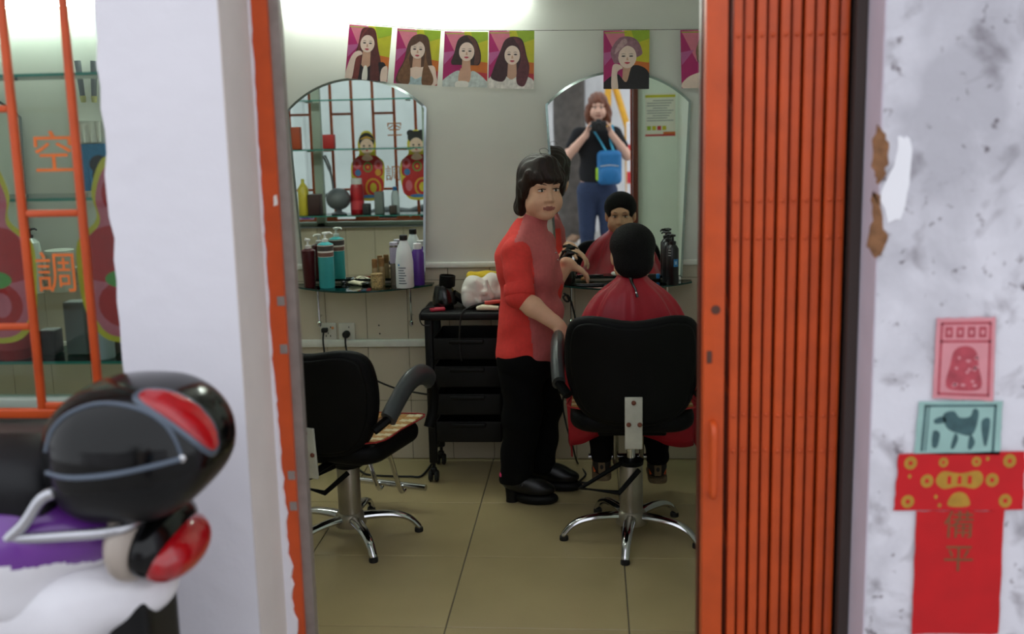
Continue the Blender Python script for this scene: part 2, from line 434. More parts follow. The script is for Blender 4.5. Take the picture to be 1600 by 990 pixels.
# peeled patches on the right pier
M_mud = mat('bare_brown_render', (132, 92, 62), .95, noise=(40, .3), bump=(60, .6))
M_fresh = mat('fresh_white_patch', (238, 237, 242), .85, noise=(6, .02))
def blob(pxs, Y, seed, amp=.004):
    r = random.Random(seed); pts = [P(x, y, Y) for x, y in pxs]; c = [(p[0], p[2]) for p in pts]; o = []
    for i in range(len(c)):
        a, b = np.array(c[i]), np.array(c[(i+1) % len(c)])
        for k in range(4): q = a+(b-a)*k/4; o.append((q[0]+r.uniform(-amp, amp), q[1]+r.uniform(-amp, amp)))
    return o
for nm, pxs, mm, th, sd in (
    ('bare_patch', [(1372, 196), (1386, 215), (1388, 245), (1380, 280), (1372, 287), (1364, 270), (1361, 225)], M_mud, .003, 1),
    ('bare_patch', [(1362, 300), (1374, 305), (1376, 340), (1388, 370), (1378, 395), (1366, 405), (1354, 385), (1362, 345)], M_mud, .003, 2),
    ('fresh_patch', [(1404, 213), (1423, 215), (1420, 290), (1408, 340), (1388, 350), (1374, 300), (1396, 262)], M_fresh, .002, 3)):
    MB().prism(blob(pxs, YF, sd), YF-th, YF+.001, lambda u, v, w: (u, w, v)).build(nm, mm, wr, smooth=0)
M_lilac = mat('lilac_grey_lime_wash', (196, 188, 200), .85, noise=(8, .05), bump=(25, .2))
MB().b2((XD1-.004, YF, -.1), (XD1, YI-.03, ZD1)).build('reveal_face', M_lilac, wr)
# ---- orange door frame at the left of the opening
fr = thing('trim_4', (XD0, 2.55, 0), kind='structure')
MB().b2((XD0, 2.53, -.05), (XD0+.044, 2.57, ZD1)).build('orange_jamb', M_orange, fr)
MB().b2((XD0+.044, 2.545, -.05), (XD0+.070, 2.575, ZD1)).build('steel_channel', M_steel, fr)
for py in (470, 545, 742, 790):
    z = P(447, py, 2.53)[2]
    MB().b2((XD0+.026, 2.5285, z-.012), (XD0+.0455, 2.531, z+.012)).build('lock_slot', M_steel, fr)
z = P(440, 320, 2.53)[2]
M_chip = mat('bare_white_chip', (226, 220, 214), .7)
MB().prism(blob([(428, 306), (433, 304), (434, 320), (428, 322)], 2.53, 9, .001), 2.5285, 2.531, lambda u, v, w: (u, w, v)).build('paint_chip', M_chip, fr)
# ragged plaster edge that laps over the jamb
r = random.Random(5); ol = [(XD0-.02, -.1)]
zz = -.1; pts = []
while zz < ZD1:
    w_ = .004+.034*max(0, (1.15-zz))*(.5+.5*r.random()) if zz < 1.05 else .003+.004*r.random()
    pts.append((XD0+min(w_, .030), zz)); zz += r.uniform(.010, .03)
ol = [(XD0-.02, -.1)]+pts+[(XD0-.02, ZD1)]
MB().prism(ol, 2.512, 2.528, lambda u, v, w: (u, w, v)).build('plaster_edge', M_lime, fr, smooth=0)
# pinkish grey inner reveal of the pillar
M_rev = mat('pinkish_grey_wash', (206, 196, 192), .85, noise=(6, .04), bump=(25, .15))
MB().b2((XD0, YF, -.1), (XD0+.003, 2.52, ZD1)).build('reveal_face', M_rev, fr)
# ---- street outside
STREET = .10
M_street = mat('worn_concrete_street', (168, 164, 160), .8, noise=(1.6, .16), bump=(14, .25), detail=8)
MB().b2((-7, -7, -.2), (7, YF, STREET)).build('ground', M_street, kind='structure')
M_far = mat('streaky_white_street_wall', (222, 220, 222), .9, noise=(1.2, .2), bump=(10, .3), detail=10)
M_conc = mat('grey_concrete_band', (120, 122, 124), .9, noise=(2, .2))
ow = MB().b2((-7, -4.7, -.2), (7, -4.4, 2.6)).build('wall_opposite', M_far, kind='structure')
MB().b2((-7, -4.75, 2.6), (7, -4.3, 2.86)).build('coping_band', M_conc, ow)
for i in range(-3, 4):
    MB().b2((i*2-.07, -4.42, STREET), (i*2+.07, -4.36, 2.6)).build('pilaster', M_far, ow)
# ---- window with painted grille, glass and shelves
win = thing('window_1', (-1.9, 2.5, ZW0), kind='structure')
M_alu = mat('pale_green_window_frame', (176, 190, 176), .4, noise=(8, .04))
M_glass = glassmat('window_glass', (236, 244, 240), .5)
xpost = -1.90
for a, b in ((XW1-.035, XW1), (XW0, XW0+.035), (xpost-.03, xpost+.03)):
    MB().rbox(((a+b)/2, 2.52, (ZW0+ZW1)/2), (b-a, .05, ZW1-ZW0), .003).build('frame_post', M_alu, win)
for zc in (ZW0+.015, ZW1-.02): MB().rbox(((XW0+XW1)/2, 2.52, zc), (XW1-XW0, .05, .03), .003).build('frame_rail', M_alu, win)
MB().b2((XW0, 2.518, ZW0), (xpost, 2.521, ZW1)).build('pane', M_glass, win)
MB().b2((xpost, 2.518, ZW0), (XW1, 2.521, ZW1)).build('pane', M_glass, win)
YG = 2.385
b1, b2 = P(18, 165, YG), P(113, 165, YG); sp = b2[0]-b1[0]
ztop = ZW1; zbot = P(60, 645, YG)[2]
bars = [b2[0]-k*sp for k in range(0, 9) if b2[0]-k*sp > XW0-.02]
rb = .0095
for x in bars: MB().rbox((x, YG, (ztop+zbot)/2), (.019, .016, ztop-zbot), .004).build('bar', M_orange, win)
zA, zB, zC = P(10, 170, YG)[2], P(85, 333, YG)[2], P(20, 510, YG)[2]
for k in range(len(bars)-1):
    xm = (bars[k]+bars[k+1])/2
    for zc in ([zB, zB+(zA-zC), zbot+.12*0+.02] if k % 2 == 0 else [zA, zC]):
        if zc > ztop-.05: continue
        MB().rbox((xm, YG, zc), (sp-.019, .014, .017), .004).build('crossbar', M_orange, win)
MB().rbox(((XW0+XW1)/2-.01, YG, zbot), (XW1-XW0-.03, .02, .024), .004).build('bottom_bar', M_orange, win)
M_sill = mat('dark_sill', (70, 62, 58), .6)
MB().b2((XW0, YF-.015, ZW0-.03), (XW1+.002, YI-.02, ZW0)).build('sill', M_sill, win)
# ================================================================ folding gate
YGt = 2.475
gate = thing('folding_gate', ((.27+.62)/2, YGt, 0), 'orange painted folding metal gate pushed together at the doorway', 'gate')
gz0, gz1 = .012, ZD1-.03
M_dark = mat('dark_shadow_steel', (38, 26, 20), .6)
xg0 = P(1098, 450, YGt)[0]; xs = P(1140, 450, YGt)[0]; xe = P(1318, 450, YGt)[0]
def channel(mb, x0, x1, y0, y1, t=.004):
    """U channel open to the back"""
    mb.rbox(((x0+x1)/2, y0+t/2, (gz0+gz1)/2), (x1-x0, t, gz1-gz0), .0015, seg=2)
    for x in (x0+t/2, x1-t/2): mb.b2((x-t/2, y0+t/2, gz0), (x+t/2, y1, gz1))
mb = MB(); channel(mb, xg0, xg0+.050, YGt-.03, YGt+.02); stile = mb.build('lock_stile', M_orange, gate)
N = 10
pitch_ = (xe-xs)/N
rows_px = (55, 312, 370, 645, 700)
for i in range(N):
    mb = MB(); x = xs+i*pitch_; dy = .010 if i % 2 else 0.
    channel(mb, x, x+pitch_*.74, YGt-.02+dy, YGt+.015+dy)
    s_ = mb.build('slat', M_orange, gate)
    for py in rows_px:
        z = P(1200, py, YGt)[2]; MB().ell((x+pitch_*.37, YGt-.0215+dy, z), (.0055, .004, .0055), n=8, m=5).build('rivet', M_orange, s_)
for k, (pa, pb) in enumerate(((55, 200), (200, 312), (370, 520), (520, 645), (700, 900))):
    za, zb = P(1200, pa, YGt)[2], P(1200, pb, YGt)[2]
    for q in range(N+1):
        xa = xg0+.03 if q == 0 else xs+(q-.6)*pitch_; xb = xs+(q+.4)*pitch_
        if xb > xe: break
        MB().tube([(xa, YGt+.02, za), (xb, YGt+.02, zb)], .007, 6, flat=.35).build('lattice_bar', M_orange, gate)
za, zb = P(1112, 655, YGt)[2], P(1112, 765, YGt)[2]; hx = P(1111, 700, YGt)[0]
MB().tube(spline([(hx, YGt-.03, za), (hx, YGt-.058, za-.012), (hx, YGt-.06, (za+zb)/2), (hx, YGt-.058, zb+.012), (hx, YGt-.03, zb)], 6), .0085, 10).build('handle', M_orange, gate)
z = P(1115, 480, YGt)[2]; M_rust = mat('rust_brown', (84, 50, 38), .8)
MB().lathe([(.011, 0), (.011, .002), (.004, .0025)], (P(1116, 480, YGt)[0], YGt-.0305, z), 14, R=rotm('X', math.pi/2)).build('keyhole', M_rust, gate)
MB().rbox((P(1106, 553, YGt)[0], YGt-.031, P(1106, 553, YGt)[2]), (.012, .004, .03), .001).build('lock_tongue', M_rust, gate)
M_gapstrip = mat('dark_gap_strip', (60, 48, 44), .6)
MB().b2((XD1-.030, YGt-.035, -.02), (XD1-.006, YGt+.05, ZD1)).build('trim_5', M_gapstrip, kind='structure')  # dark upright strip filling the gap between gate and reveal
# ================================================================ fluorescent lamp
M_tube = mat('lit_fluorescent_tube', (255, 255, 255), .4, emit=((244, 255, 246), TUBE_POWER))
M_white = mat('white_plastic', (226, 226, 222), .4)
la, lb = P(425, 0, D-.05), P(815, -9, D-.05)
lz = la[2]+.015
lamp = thing('fluorescent_lamp', ((la[0]+lb[0])/2, D-.04, lz), 'lit white fluorescent tube lamp mounted high on the back wall', 'lamp')
MB().rbox(((la[0]+lb[0])/2, D-.022, lz+.035), (lb[0]-la[0]+.06, .042, .04), .006).build('housing', M_white, lamp)
MB().cyl((la[0], D-.052, lz), (lb[0], D-.052, lz), .014, n=14).build('tube', M_tube, lamp)
for x in (la[0]-.012, lb[0]+.012): MB().rbox((x, D-.045, lz+.012), (.022, .03, .055), .004).build('lamp_holder', M_white, lamp)
ll = thing('fluorescent_lamp', (-2.6, D-.04, lz), 'added fill-light tube lamp above the mirror behind the barred window', 'lamp')  # extra lamp, added to brighten the left part of the shop
MB().rbox((-2.6, D-.022, lz+.035), (1.0, .042, .04), .006).build('housing', M_white, ll)
MB().cyl((-3.07, D-.052, lz), (-2.13, D-.052, lz), .014, n=14).build('tube', M_tube, ll)
for x in (-3.082, -2.118): MB().rbox((x, D-.045, lz+.012), (.022, .03, .055), .004).build('lamp_holder', M_white, ll)
lc = thing('added_ceiling_lamp', (-.75, 3.35, CEIL), 'added fill-light tube lamp on the ceiling above the barber chairs', 'lamp')  # out-of-view lamp added to raise the interior brightness
MB().rbox((-.75, 3.35, CEIL-.02), (1.26, .06, .04), .006).build('housing', M_white, lc)
MB().cyl((-1.34, 3.35, CEIL-.058), (-.16, 3.35, CEIL-.058), .014, n=14).build('tube', mat('added_ceiling_tube', (255, 255, 255), .4, emit=((246, 255, 246), TUBE_POWER*.2)), lc)
for x in (-1.36, -.14): MB().rbox((x, 3.35, CEIL-.05), (.022, .03, .05), .004).build('lamp_holder', M_white, lc)
# ================================================================ mirrors and glass shelves
def mirrormat():
    m = bpy.data.materials.new('silvered_mirror'); m.use_nodes = True; b = m.node_tree.nodes['Principled BSDF']
    b.inputs['Base Color'].default_value = (.86, .905, .875, 1); b.inputs['Metallic'].default_value = 1; b.inputs['Roughness'].default_value = .0
    m.diffuse_color = (.8, .85, .85, 1); return m
M_mirror = mirrormat()
M_bevel = mat('ground_mirror_edge', (150, 160, 158), .12, 1.)
M_gl = glassmat('shelf_glass', (205, 226, 214), 1.4)
M_gle = mat('dark_green_glass_edge', (20, 62, 56), .15)
M_chrome = mat('chrome', (205, 205, 208), .12, 1., noise=(20, .03))
ZS = .886
def station(xc, mlab, slab):
    hw, hb = .333, .297; zt, zc, zb = 1.712, 1.856, ZS+.012
    R_ = (hw*hw+(zc-zt)**2)/(2*(zc-zt)); cz = zc-R_; a = math.asin(hw/R_)
    ol = [(-hb, zb), (hb, zb)]+[(R_*math.sin(a-2*a*i/24), cz+R_*math.cos(a-2*a*i/24)) for i in range(25)]
    fn = lambda u, v, w: (xc+u, D-.026-w, v)
    m = thing('wall_mirror', (xc, D, zb), mlab, 'mirror')
    mb = MB(); o2 = inset(ol, .011); n = len(ol)
    mb.add([fn(u, v, 0) for u, v in ol]+[fn(u, v, .003) for u, v in ol]+[fn(u, v, .006) for u, v in o2],
           [tuple(range(n))]+[(i, (i+1) % n, n+(i+1) % n, n+i) for i in range(n)]+[(n+i, n+(i+1) % n, 2*n+(i+1) % n, 2*n+i) for i in range(n)], 0)
    mb.build('bevelled_edge', M_bevel, m, smooth=20)
    MB().poly([fn(u, v, .006) for u, v in o2]).build('mirror_glass', M_mirror, m, smooth=0, recalc=False)
    s = thing('glass_shelf', (xc, D, ZS-.008), slab, 'shelf')
    so = []
    W = .338; dp = .262
    for i in range(25):
        t = -1+2*i/24; so.append((W*t, -(.075+(dp-.075)*math.cos(t*math.pi/2)**.9)))
    so = so+[(W, -.012), (-W, -.012)]
    MB().prism(so, ZS-.008, ZS, lambda u, v, w: (xc+u, D+v, w), 0, 1).build('glass_plate', [M_gl, M_gle], s, smooth=30)
    for sx in (-1, 1):
        x = xc+sx*.225
        MB().tube([(x, D-.05, ZS-.009), (x, D-.05, ZS-.19)], .006, 8).lathe([(0, -.21), (.011, -.2), (.011, -.185), (.006, -.18)], (x, D-.05, ZS), 10).tube([(x, D-.05, ZS-.16), (x, D-.008, ZS-.16)], .005, 6).build('bracket', M_chrome, s)
        MB().rbox((xc+sx*.28, D-.035, ZS+.006), (.02, .05, .03), .006).build('clamp', M_chrome, s)
    return m, s
station(-1.098, 'arched wall mirror above the shelf with the teal pump bottle, showing the shop window', 'half-round glass shelf carrying the teal pump bottle and white bottle')
station(.122, 'arched wall mirror in front of the boy, reflecting the photographer', 'half-round glass shelf with brushes and black bottles before the boy')
x3 = P(40, 200, D)[0]-.333
station(x3, 'arched wall mirror seen through the barred shop window', 'half-round glass shelf with white pump bottle, seen through the window')
# ================================================================ posters on a cord
def art_mats():
    c = dict(mag=(176, 30, 104), pink=(214, 120, 140), lil=(188, 96, 150), yel=(196, 190, 40), grn=(150, 176, 40), org=(206, 110, 40), red=(190, 50, 60),
             skin=(236, 210, 196), skin2=(206, 160, 136), lip=(190, 70, 84), eye=(34, 24, 24), brow=(92, 62, 50), paper=(236, 232, 224))
    return {k: mat('print_'+k, v, .35, noise=(30, .06)) for k, v in c.items()}
AM = art_mats()
def ring(cx, cy, rx, ry, n=24, a0=0, a1=360): return [(cx+rx*math.cos(math.radians(a0+(a1-a0)*i/n)), cy+ry*math.sin(math.radians(a0+(a1-a0)*i/n))) for i in range(n+(0 if a1-a0 == 360 else 1))]
def smooth2(pts, n=5): return [tuple(p) for p in spline([np.array(p, float) for p in pts], n, True)]
def poster(corners, style, label):
    c = [P(x, y, D-.037) for x, y in corners]       # tl, tr, br, bl
    def uv(u, v, w=0.):
        top = c[0]+(c[1]-c[0])*u; bot = c[3]+(c[2]-c[3])*u; p = bot+(top-bot)*v
        return (p[0], p[1]-w, p[2])
    hairc, hair2, cloth = [mat('print_ink_%d_%d_%d' % x, x, .35, noise=(60, .22)) for x in style['cols']]
    mats = list(AM.values())+[hairc, hair2, cloth]; ix = {k: i for i, k in enumerate(AM)}; ix.update(hair=len(AM), hair2=len(AM)+1, cloth=len(AM)+2)
    mb = MB(); lay = [0]
    def put(pts, key):
        lay[0] += 1; w = .0006+lay[0]*.00012
        pts = [(min(1, max(0, x)), min(1, max(0, y))) for x, y in pts]; q = []
        for p in pts:
            if not q or abs(p[0]-q[-1][0])+abs(p[1]-q[-1][1]) > 1e-5: q.append(p)
        mb.add([uv(x, y, w) for x, y in q], [tuple(range(len(q)))], ix[key])
    g = [(u/4, v/6) for v in range(7) for u in range(5)]
    mb.add([uv(u, v, 0) for u, v in g], [(j*5+i, j*5+i+1, j*5+i+6, j*5+i+5) for j in range(6) for i in range(4)], ix['paper'])
    bgp = [([(0, 0), (.5, 0), (.4, 1), (0, 1)], 'mag'), ([(.02, .98), (.62, 1), (.36, .45)], 'pink'), ([(0, .62), (.3, .66), (.02, .4)], 'lil'), ([(.45, 1), (1, 1), (1, .42), (.5, .5)], 'yel'),
           ([(.6, 1), (1, 1), (1, .86), (.7, .78)], 'grn'), ([(.5, .5), (1, .45), (1, .25), (.45, .3)], 'org'), ([(.45, .3), (1, .26), (1, 0), (.4, 0)], 'red'), ([(.02, .955), (.5, .955), (.5, .97), (.02, .97)], 'grn')]
    for p_, k_ in bgp: put(p_, k_)
    for k_, p_ in style['back']: put(smooth2(p_) if k_ != 'raw' else p_, 'hair' if k_ == 'hair' else k_)
    fx, fyy, fw = style['face']
    put([(fx-.09, fyy-.1), (fx+.09, fyy-.1), (fx+.11, .12), (fx-.11, .12)], 'skin2')
    for k_, p_ in style.get('body', []): put(smooth2(p_), k_)
    put(ring(fx, fyy, fw, fw*1.18*.78*1.05), 'skin')
    for s in (-1, 1):
        put(ring(fx+s*fw*.42, fyy+.012, fw*.23, .013, 10), 'eye'); put(smooth2([(fx+s*fw*.42-fw*.28, fyy+.045), (fx+s*fw*.42, fyy+.058), (fx+s*fw*.42+fw*.28, fyy+.045), (fx+s*fw*.42, fyy+.049)]), 'brow')
    put([(fx-.012, fyy-.005), (fx+.012, fyy-.005), (fx+.028, fyy-.06), (fx-.022, fyy-.06)], 'skin2')
    put(smooth2([(fx-fw*.32, fyy-.098), (fx, fyy-.086), (fx+fw*.32, fyy-.098), (fx, fyy-.122)]), 'lip')
    for k_, p_ in style['front']: put(smooth2(p_), k_)
    return mb.build('hair_poster', mats, None, smooth=0, recalc=False, label=label, cat='poster', group='hairstyle posters above the mirrors')
straight = dict(cols=[(92, 40, 38), (120, 52, 46), (34, 24, 28)], face=(.46, .67, .165),
    back=[('hair', [(.46, .97), (.62, .92), (.72, .6), (.82, .3), (.8, 0), (.1, 0), (.14, .35), (.24, .62), (.30, .92)])],
    body=[('cloth', [(.2, .0), (.28, .3), (.45, .22), (.62, .3), (.9, .34), (.95, 0)]), ('paper', [(.4, .0), (.42, .24), (.5, .24), (.52, 0)]), ('skin', [(.84, 0), (.84, .22), (.97, .28), (.98, 0)])],
    front=[('hair2', [(.46, .96), (.36, .9), (.28, .72), (.22, .35), (.14, .02), (.3, .0), (.33, .4), (.29, .62), (.33, .8)]), ('hair', [(.46, .96), (.58, .9), (.68, .66), (.76, .3), (.8, .02), (.6, 0), (.58, .4), (.63, .62), (.6, .8)]), ('skin', [(.0, .0), (.06, .3), (.16, .48), (.3, .53), (.36, .47), (.22, .38), (.16, 0)])])
wavy = dict(cols=[(88, 58, 44), (122, 84, 56), (176, 198, 204)], face=(.5, .63, .165),
    back=[('hair', [(.54, .92), (.72, .86), (.8, .6), (.86, .36), (.94, .12), (.84, 0), (.1, 0), (.08, .2), (.2, .42), (.26, .7), (.36, .86)])],
    body=[('skin', [(.2, .0), (.24, .22), (.45, .32), (.6, .32), (.88, .36), (.96, .2), (.94, 0)]), ('cloth', [(.34, 0), (.38, .14), (.5, .1), (.66, .15), (.74, 0)])],
    front=[('hair', [(.54, .9), (.38, .84), (.33, .70), (.44, .73), (.56, .79), (.66, .72), (.68, .82)]), ('hair2', [(.34, .62), (.2, .36), (.08, .12), (.2, 0), (.36, .02), (.36, .3), (.32, .45)]), ('hair2', [(.68, .62), (.74, .4), (.9, .14), (.86, 0), (.66, 0), (.64, .2), (.67, .4)])])
bob = dict(cols=[(58, 42, 38), (96, 60, 52), (198, 206, 204)], face=(.52, .64, .175),
    back=[('hair', [(.52, .94), (.72, .86), (.84, .62), (.82, .42), (.66, .40), (.34, .40), (.18, .42), (.24, .62), (.32, .86)])],
    body=[('cloth', [(.0, .0), (.04, .14), (.36, .3), (.5, .1), (.66, .3), (.96, .14), (1, 0)]), ('skin2', [(.36, .1), (.4, .34), (.5, .28), (.62, .34), (.6, .1)]), ('paper', [(.3, 0), (.32, .1), (.56, .1), (.56, 0)])],
    front=[('hair', [(.48, .93), (.34, .86), (.22, .56), (.18, .44), (.32, .42), (.34, .6), (.38, .78)]), ('hair2', [(.52, .93), (.7, .86), (.82, .6), (.8, .44), (.7, .42), (.71, .62), (.64, .8)])])
curl = dict(cols=[(66, 36, 40), (98, 48, 54), (232, 226, 220)], face=(.52, .58, .17),
    back=[('hair', [(.54, .9), (.74, .84), (.84, .56), (.9, .36), (.82, .12), (.6, .1), (.3, .14), (.08, .2), (.14, .42), (.26, .66), (.36, .84)])],
    body=[('cloth', [(0, 0), (.04, .2), (.3, .26), (.5, .16), (.7, .24), (.98, .16), (1, 0)]), ('skin2', [(.44, .2), (.48, .3), (.56, .3), (.58, .2)])],
    front=[('hair', [(.52, .88), (.36, .82), (.26, .58), (.12, .34), (.06, .18), (.3, .12), (.40, .24), (.33, .5), (.37, .70)]), ('hair2', [(.54, .88), (.72, .82), (.82, .56), (.9, .34), (.8, .06), (.64, .08), (.62, .26), (.71, .5), (.67, .72)])])
short = dict(cols=[(150, 108, 120), (186, 150, 152), (26, 22, 26)], face=(.52, .55, .20),
    back=[('hair', [(.5, .9), (.72, .84), (.84, .66), (.78, .56), (.3, .44), (.2, .5), (.16, .66), (.3, .84)])],
    body=[('cloth', [(0, 0), (.04, .14), (.3, .26), (.5, .12), (.64, .4), (.96, .32), (1, 0)])],
    front=[('hair', [(.48, .9), (.3, .84), (.18, .66), (.22, .5), (.31, .52), (.36, .65), (.52, .74), (.7, .67), (.76, .6), (.8, .74), (.7, .84)]), ('hair2', [(.44, .86), (.3, .74), (.24, .6), (.38, .69), (.52, .80)]), ('skin', [(.18, 0), (.18, .3), (.22, .42), (.34, .42), (.42, .36), (.3, .28), (.32, 0)])])
side = dict(cols=[(98, 74, 60), (140, 110, 84), (206, 160, 136)], face=(.62, .64, .17),
    back=[('hair', [(.62, .92), (.8, .86), (.9, .6), (.8, .42), (.5, .4), (.36, .5), (.4, .8)])],
    body=[('skin', [(.04, 0), (.1, .16), (.36, .26), (.7, .3), (.98, .2), (1, 0)])],
    front=[('hair2', [(.6, .91), (.46, .86), (.34, .66), (.38, .5), (.52, .42), (.46, .56), (.48, .78)]), ('hair', [(.62, .91), (.8, .84), (.9, .6), (.82, .46), (.80, .66), (.74, .8)])])
poster([(546, 38), (613, 43), (605, 128), (539, 122)], straight, 'poster of a long straight-haired portrait with hand at chin, tilted beside the lamp')
poster([(621, 44), (689, 48), (683, 134), (615, 130)], wavy, 'poster of a long wavy-haired portrait with fringe, beside the straight-hair poster')
poster([(695, 49), (763, 50), (761, 137), (691, 135)], bob, 'poster of a chin-length bob portrait in a pale jacket')
poster([(764, 48), (835, 48), (834, 139), (763, 138)], curl, 'poster of a long dark curly-haired portrait in a white top')
poster([(943, 48), (1015, 47), (1014, 139), (943, 139)], short, 'poster of a short mauve-haired portrait in black, hanging over the right mirror')
poster([(1063, 47), (1134, 46), (1133, 137), (1065, 138)], side, 'poster of a bare-shouldered bob portrait half hidden by the orange gate')
M_cord = mat('thin_dark_cord', (60, 52, 44), .8)
MB().tube([P(x, y, D-.035) for x, y in ((540, 36), (690, 47), (835, 47.5), (1015, 46.5), (1150, 45))], .0012, 5).build('poster_string', M_cord, label='thin dark cord stretched along the wall holding the posters', cat='cord')
# ================================================================ barber chairs
M_vinyl = mat('black_vinyl', (7, 7, 8), .6, spec=.14, noise=(12, .2), bump=(120, .08))
M_shell = mat('black_plastic_shell', (7, 7, 7), .6, spec=.15, noise=(10, .2))
M_greyarm = mat('dark_grey_arm_pad', (62, 66, 68), .35, noise=(14, .1))
M_col = mat('worn_steel_column', (150, 142, 126), .38, .75, noise=(9, .18))
M_plate = mat('pale_painted_back_plate', (188, 186, 174), .5, noise=(20, .1))
M_bolt = mat('rusty_bolt', (110, 58, 40), .7)
M_rubber = mat('black_rubber', (16, 15, 15), .7)
class MBH(MB):
    def __init__(s, dh): super().__init__(); s.dh = dh
    def add(s, vs, fs, mi=0): return super().add([(v[0], v[1], v[2]+s.dh) for v in vs], fs, mi)
def make_chair(loc, rz, label, base_rz, group, dh=0.):
    c = thing('barber_chair', loc, label, 'chair', group, rz)
    L = dict(local=True)
    for k in range(5):
        a = base_rz+2*math.pi*k/5; d = A3(math.sin(a), math.cos(a), 0)
        pts = [d*.03+A3(0, 0, .085), d*.10+A3(0, 0, .088), d*.18+A3(0, 0, .082), d*.235+A3(0, 0, .062), d*.268+A3(0, 0, .03), d*.275+A3(0, 0, .018)]
        lg = MB().tube(spline(pts, 5), [.026-.010*min(1, i/18) for i in range(26)], 10, flat=.72).build('leg', M_chrome, c, **L)
        MB().lathe([(.017, 0), (.018, .004), (.017, .016), (.012, .018)], d*.273, 12).build('rubber_foot', M_rubber, lg, **L)
    MB().lathe([(.062, .055), (.064, .075), (.058, .10), (.046, .11), (.046, .30), (.043, .305), (.0, .306)], n=24).build('column', M_col, c, **L)
    MB().lathe([(.048, .298), (.049, .302), (.049, .315), (.03, .319)], n=24).build('collar', M_shell, c, **L)
    MB().cyl((0, 0, .3), (0, 0, .43+dh), .017, n=16).build('piston', M_chrome, c, **L)
    MBH(dh).rbox((0, .0, .435), (.26, .26, .03), .008).build('seat_plate', M_shell, c, **L)
    so = rrect(.47, .45, .10, 6)
    def sf(u, v, w):
        return (u, v+.02, .475+w+.012*(v/.22)**2*(1 if v < 0 else .2)+.010*(abs(u)/.23)**3)
    MBH(dh).cushion(so, .075, .032, sf, k=5, dome=.006).build('seat', M_vinyl, c, **L)
    # backrest: wide rounded shell, top edge dipping in the middle, wrapped forward at the sides
    bo = spline([A3(-.13, .0), A3(0, -.012), A3(.13, .0), A3(.205, .055), A3(.245, .17), A3(.250, .30), A3(.225, .385), A3(.15, .412), A3(0, .396), A3(-.15, .412), A3(-.225, .385), A3(-.250, .30), A3(-.245, .17), A3(-.205, .055)], 4, True)
    bo = [(p[0], p[1]) for p in bo]
    def bf(dy):
        def f(u, v, w): return (u, -.232-w+dy+1.15*u*u-.14*v, .498+v)
        return f
    MBH(dh).cushion(bo, .060, .026, bf(.018), k=4, dome=.008).build('backrest', M_vinyl, c, **L)
    MBH(dh).cushion(inset(bo, .022), .016, .007, bf(-.014), k=3).build('back_shell', M_shell, c, **L)
    pl = MBH(dh).rbox((0, -.272, .515), (.064, .012, .20), .003, R=rotm('X', math.radians(4))).build('back_plate', M_plate, c, **L)
    for bx, bz in ((0, .596), (-.018, .512), (.022, .512)):
        MBH(dh).ell((bx, -.283+(bz-.515)*-.07, bz), (.009, .006, .009), n=10, m=6).build('bolt', M_bolt, pl, **L)
    MBH(dh).tube([(0, -.262, .43), (0, -.10, .43)], .022, 8, flat=.4).build('back_bracket', M_shell, c, **L)
    for s in (-1, 1):
        pts = [A3(s*.275, -.150, .635), A3(s*.282, -.09, .685), A3(s*.285, 0, .735), A3(s*.285, .10, .745), A3(s*.283, .185, .71), A3(s*.280, .225, .64), A3(s*.275, .225, .56), A3(s*.268, .20, .50)]
        pp = spline(pts, 6); n = len(pp)
        ar = MBH(dh).tube(pp[:int(n*.62)], [.026]*int(n*.62), 12, flat=1.6).build('arm_pad', M_greyarm, c, **L)
        MBH(dh).tube(pp[int(n*.58):], .022, 10, flat=1.1).build('arm_post', M_shell, c, **L)
        MBH(dh).tube([(s*.275, -.15, .635), (s*.24, -.20, .60)], .02, 8, flat=.8).build('arm_mount', M_shell, c, **L)
    fr_ = MBH(dh)
    for s in (-1, 1):
        fr_.tube(spline([A3(s*.055, .16, .43), A3(s*.055, .235, .36), A3(s*.055, .30, .22), A3(s*.055, .335, .155), A3(s*.055, .36, .15), A3(s*.055, .375, .165)], 5), .0105, 8)
    f = fr_.build('footrest_frame', M_chrome, c, **L)
    MBH(dh).cyl((-.17, .345, .178), (.17, .345, .178), .014, n=14).build('footrest_bar', M_chrome, f, **L)
    MB().tube([(-.045, -.01, .30), (-.20, -.08, .225), (-.05, -.10, .215), (.03, -.05, .29)], .0105, 8).build('pump_lever', M_shell, c, **L)
    return c
cl_ = make_chair((-.985, 3.86, 0), math.radians(-17), 'empty black barber chair with a bamboo seat mat', math.radians(180+24), 'black barber chairs', -.075)
cr_ = make_chair((.143, 3.90, 0), math.radians(0), 'black barber chair with the caped boy sitting in it', math.radians(180+7), 'black barber chairs', .032)
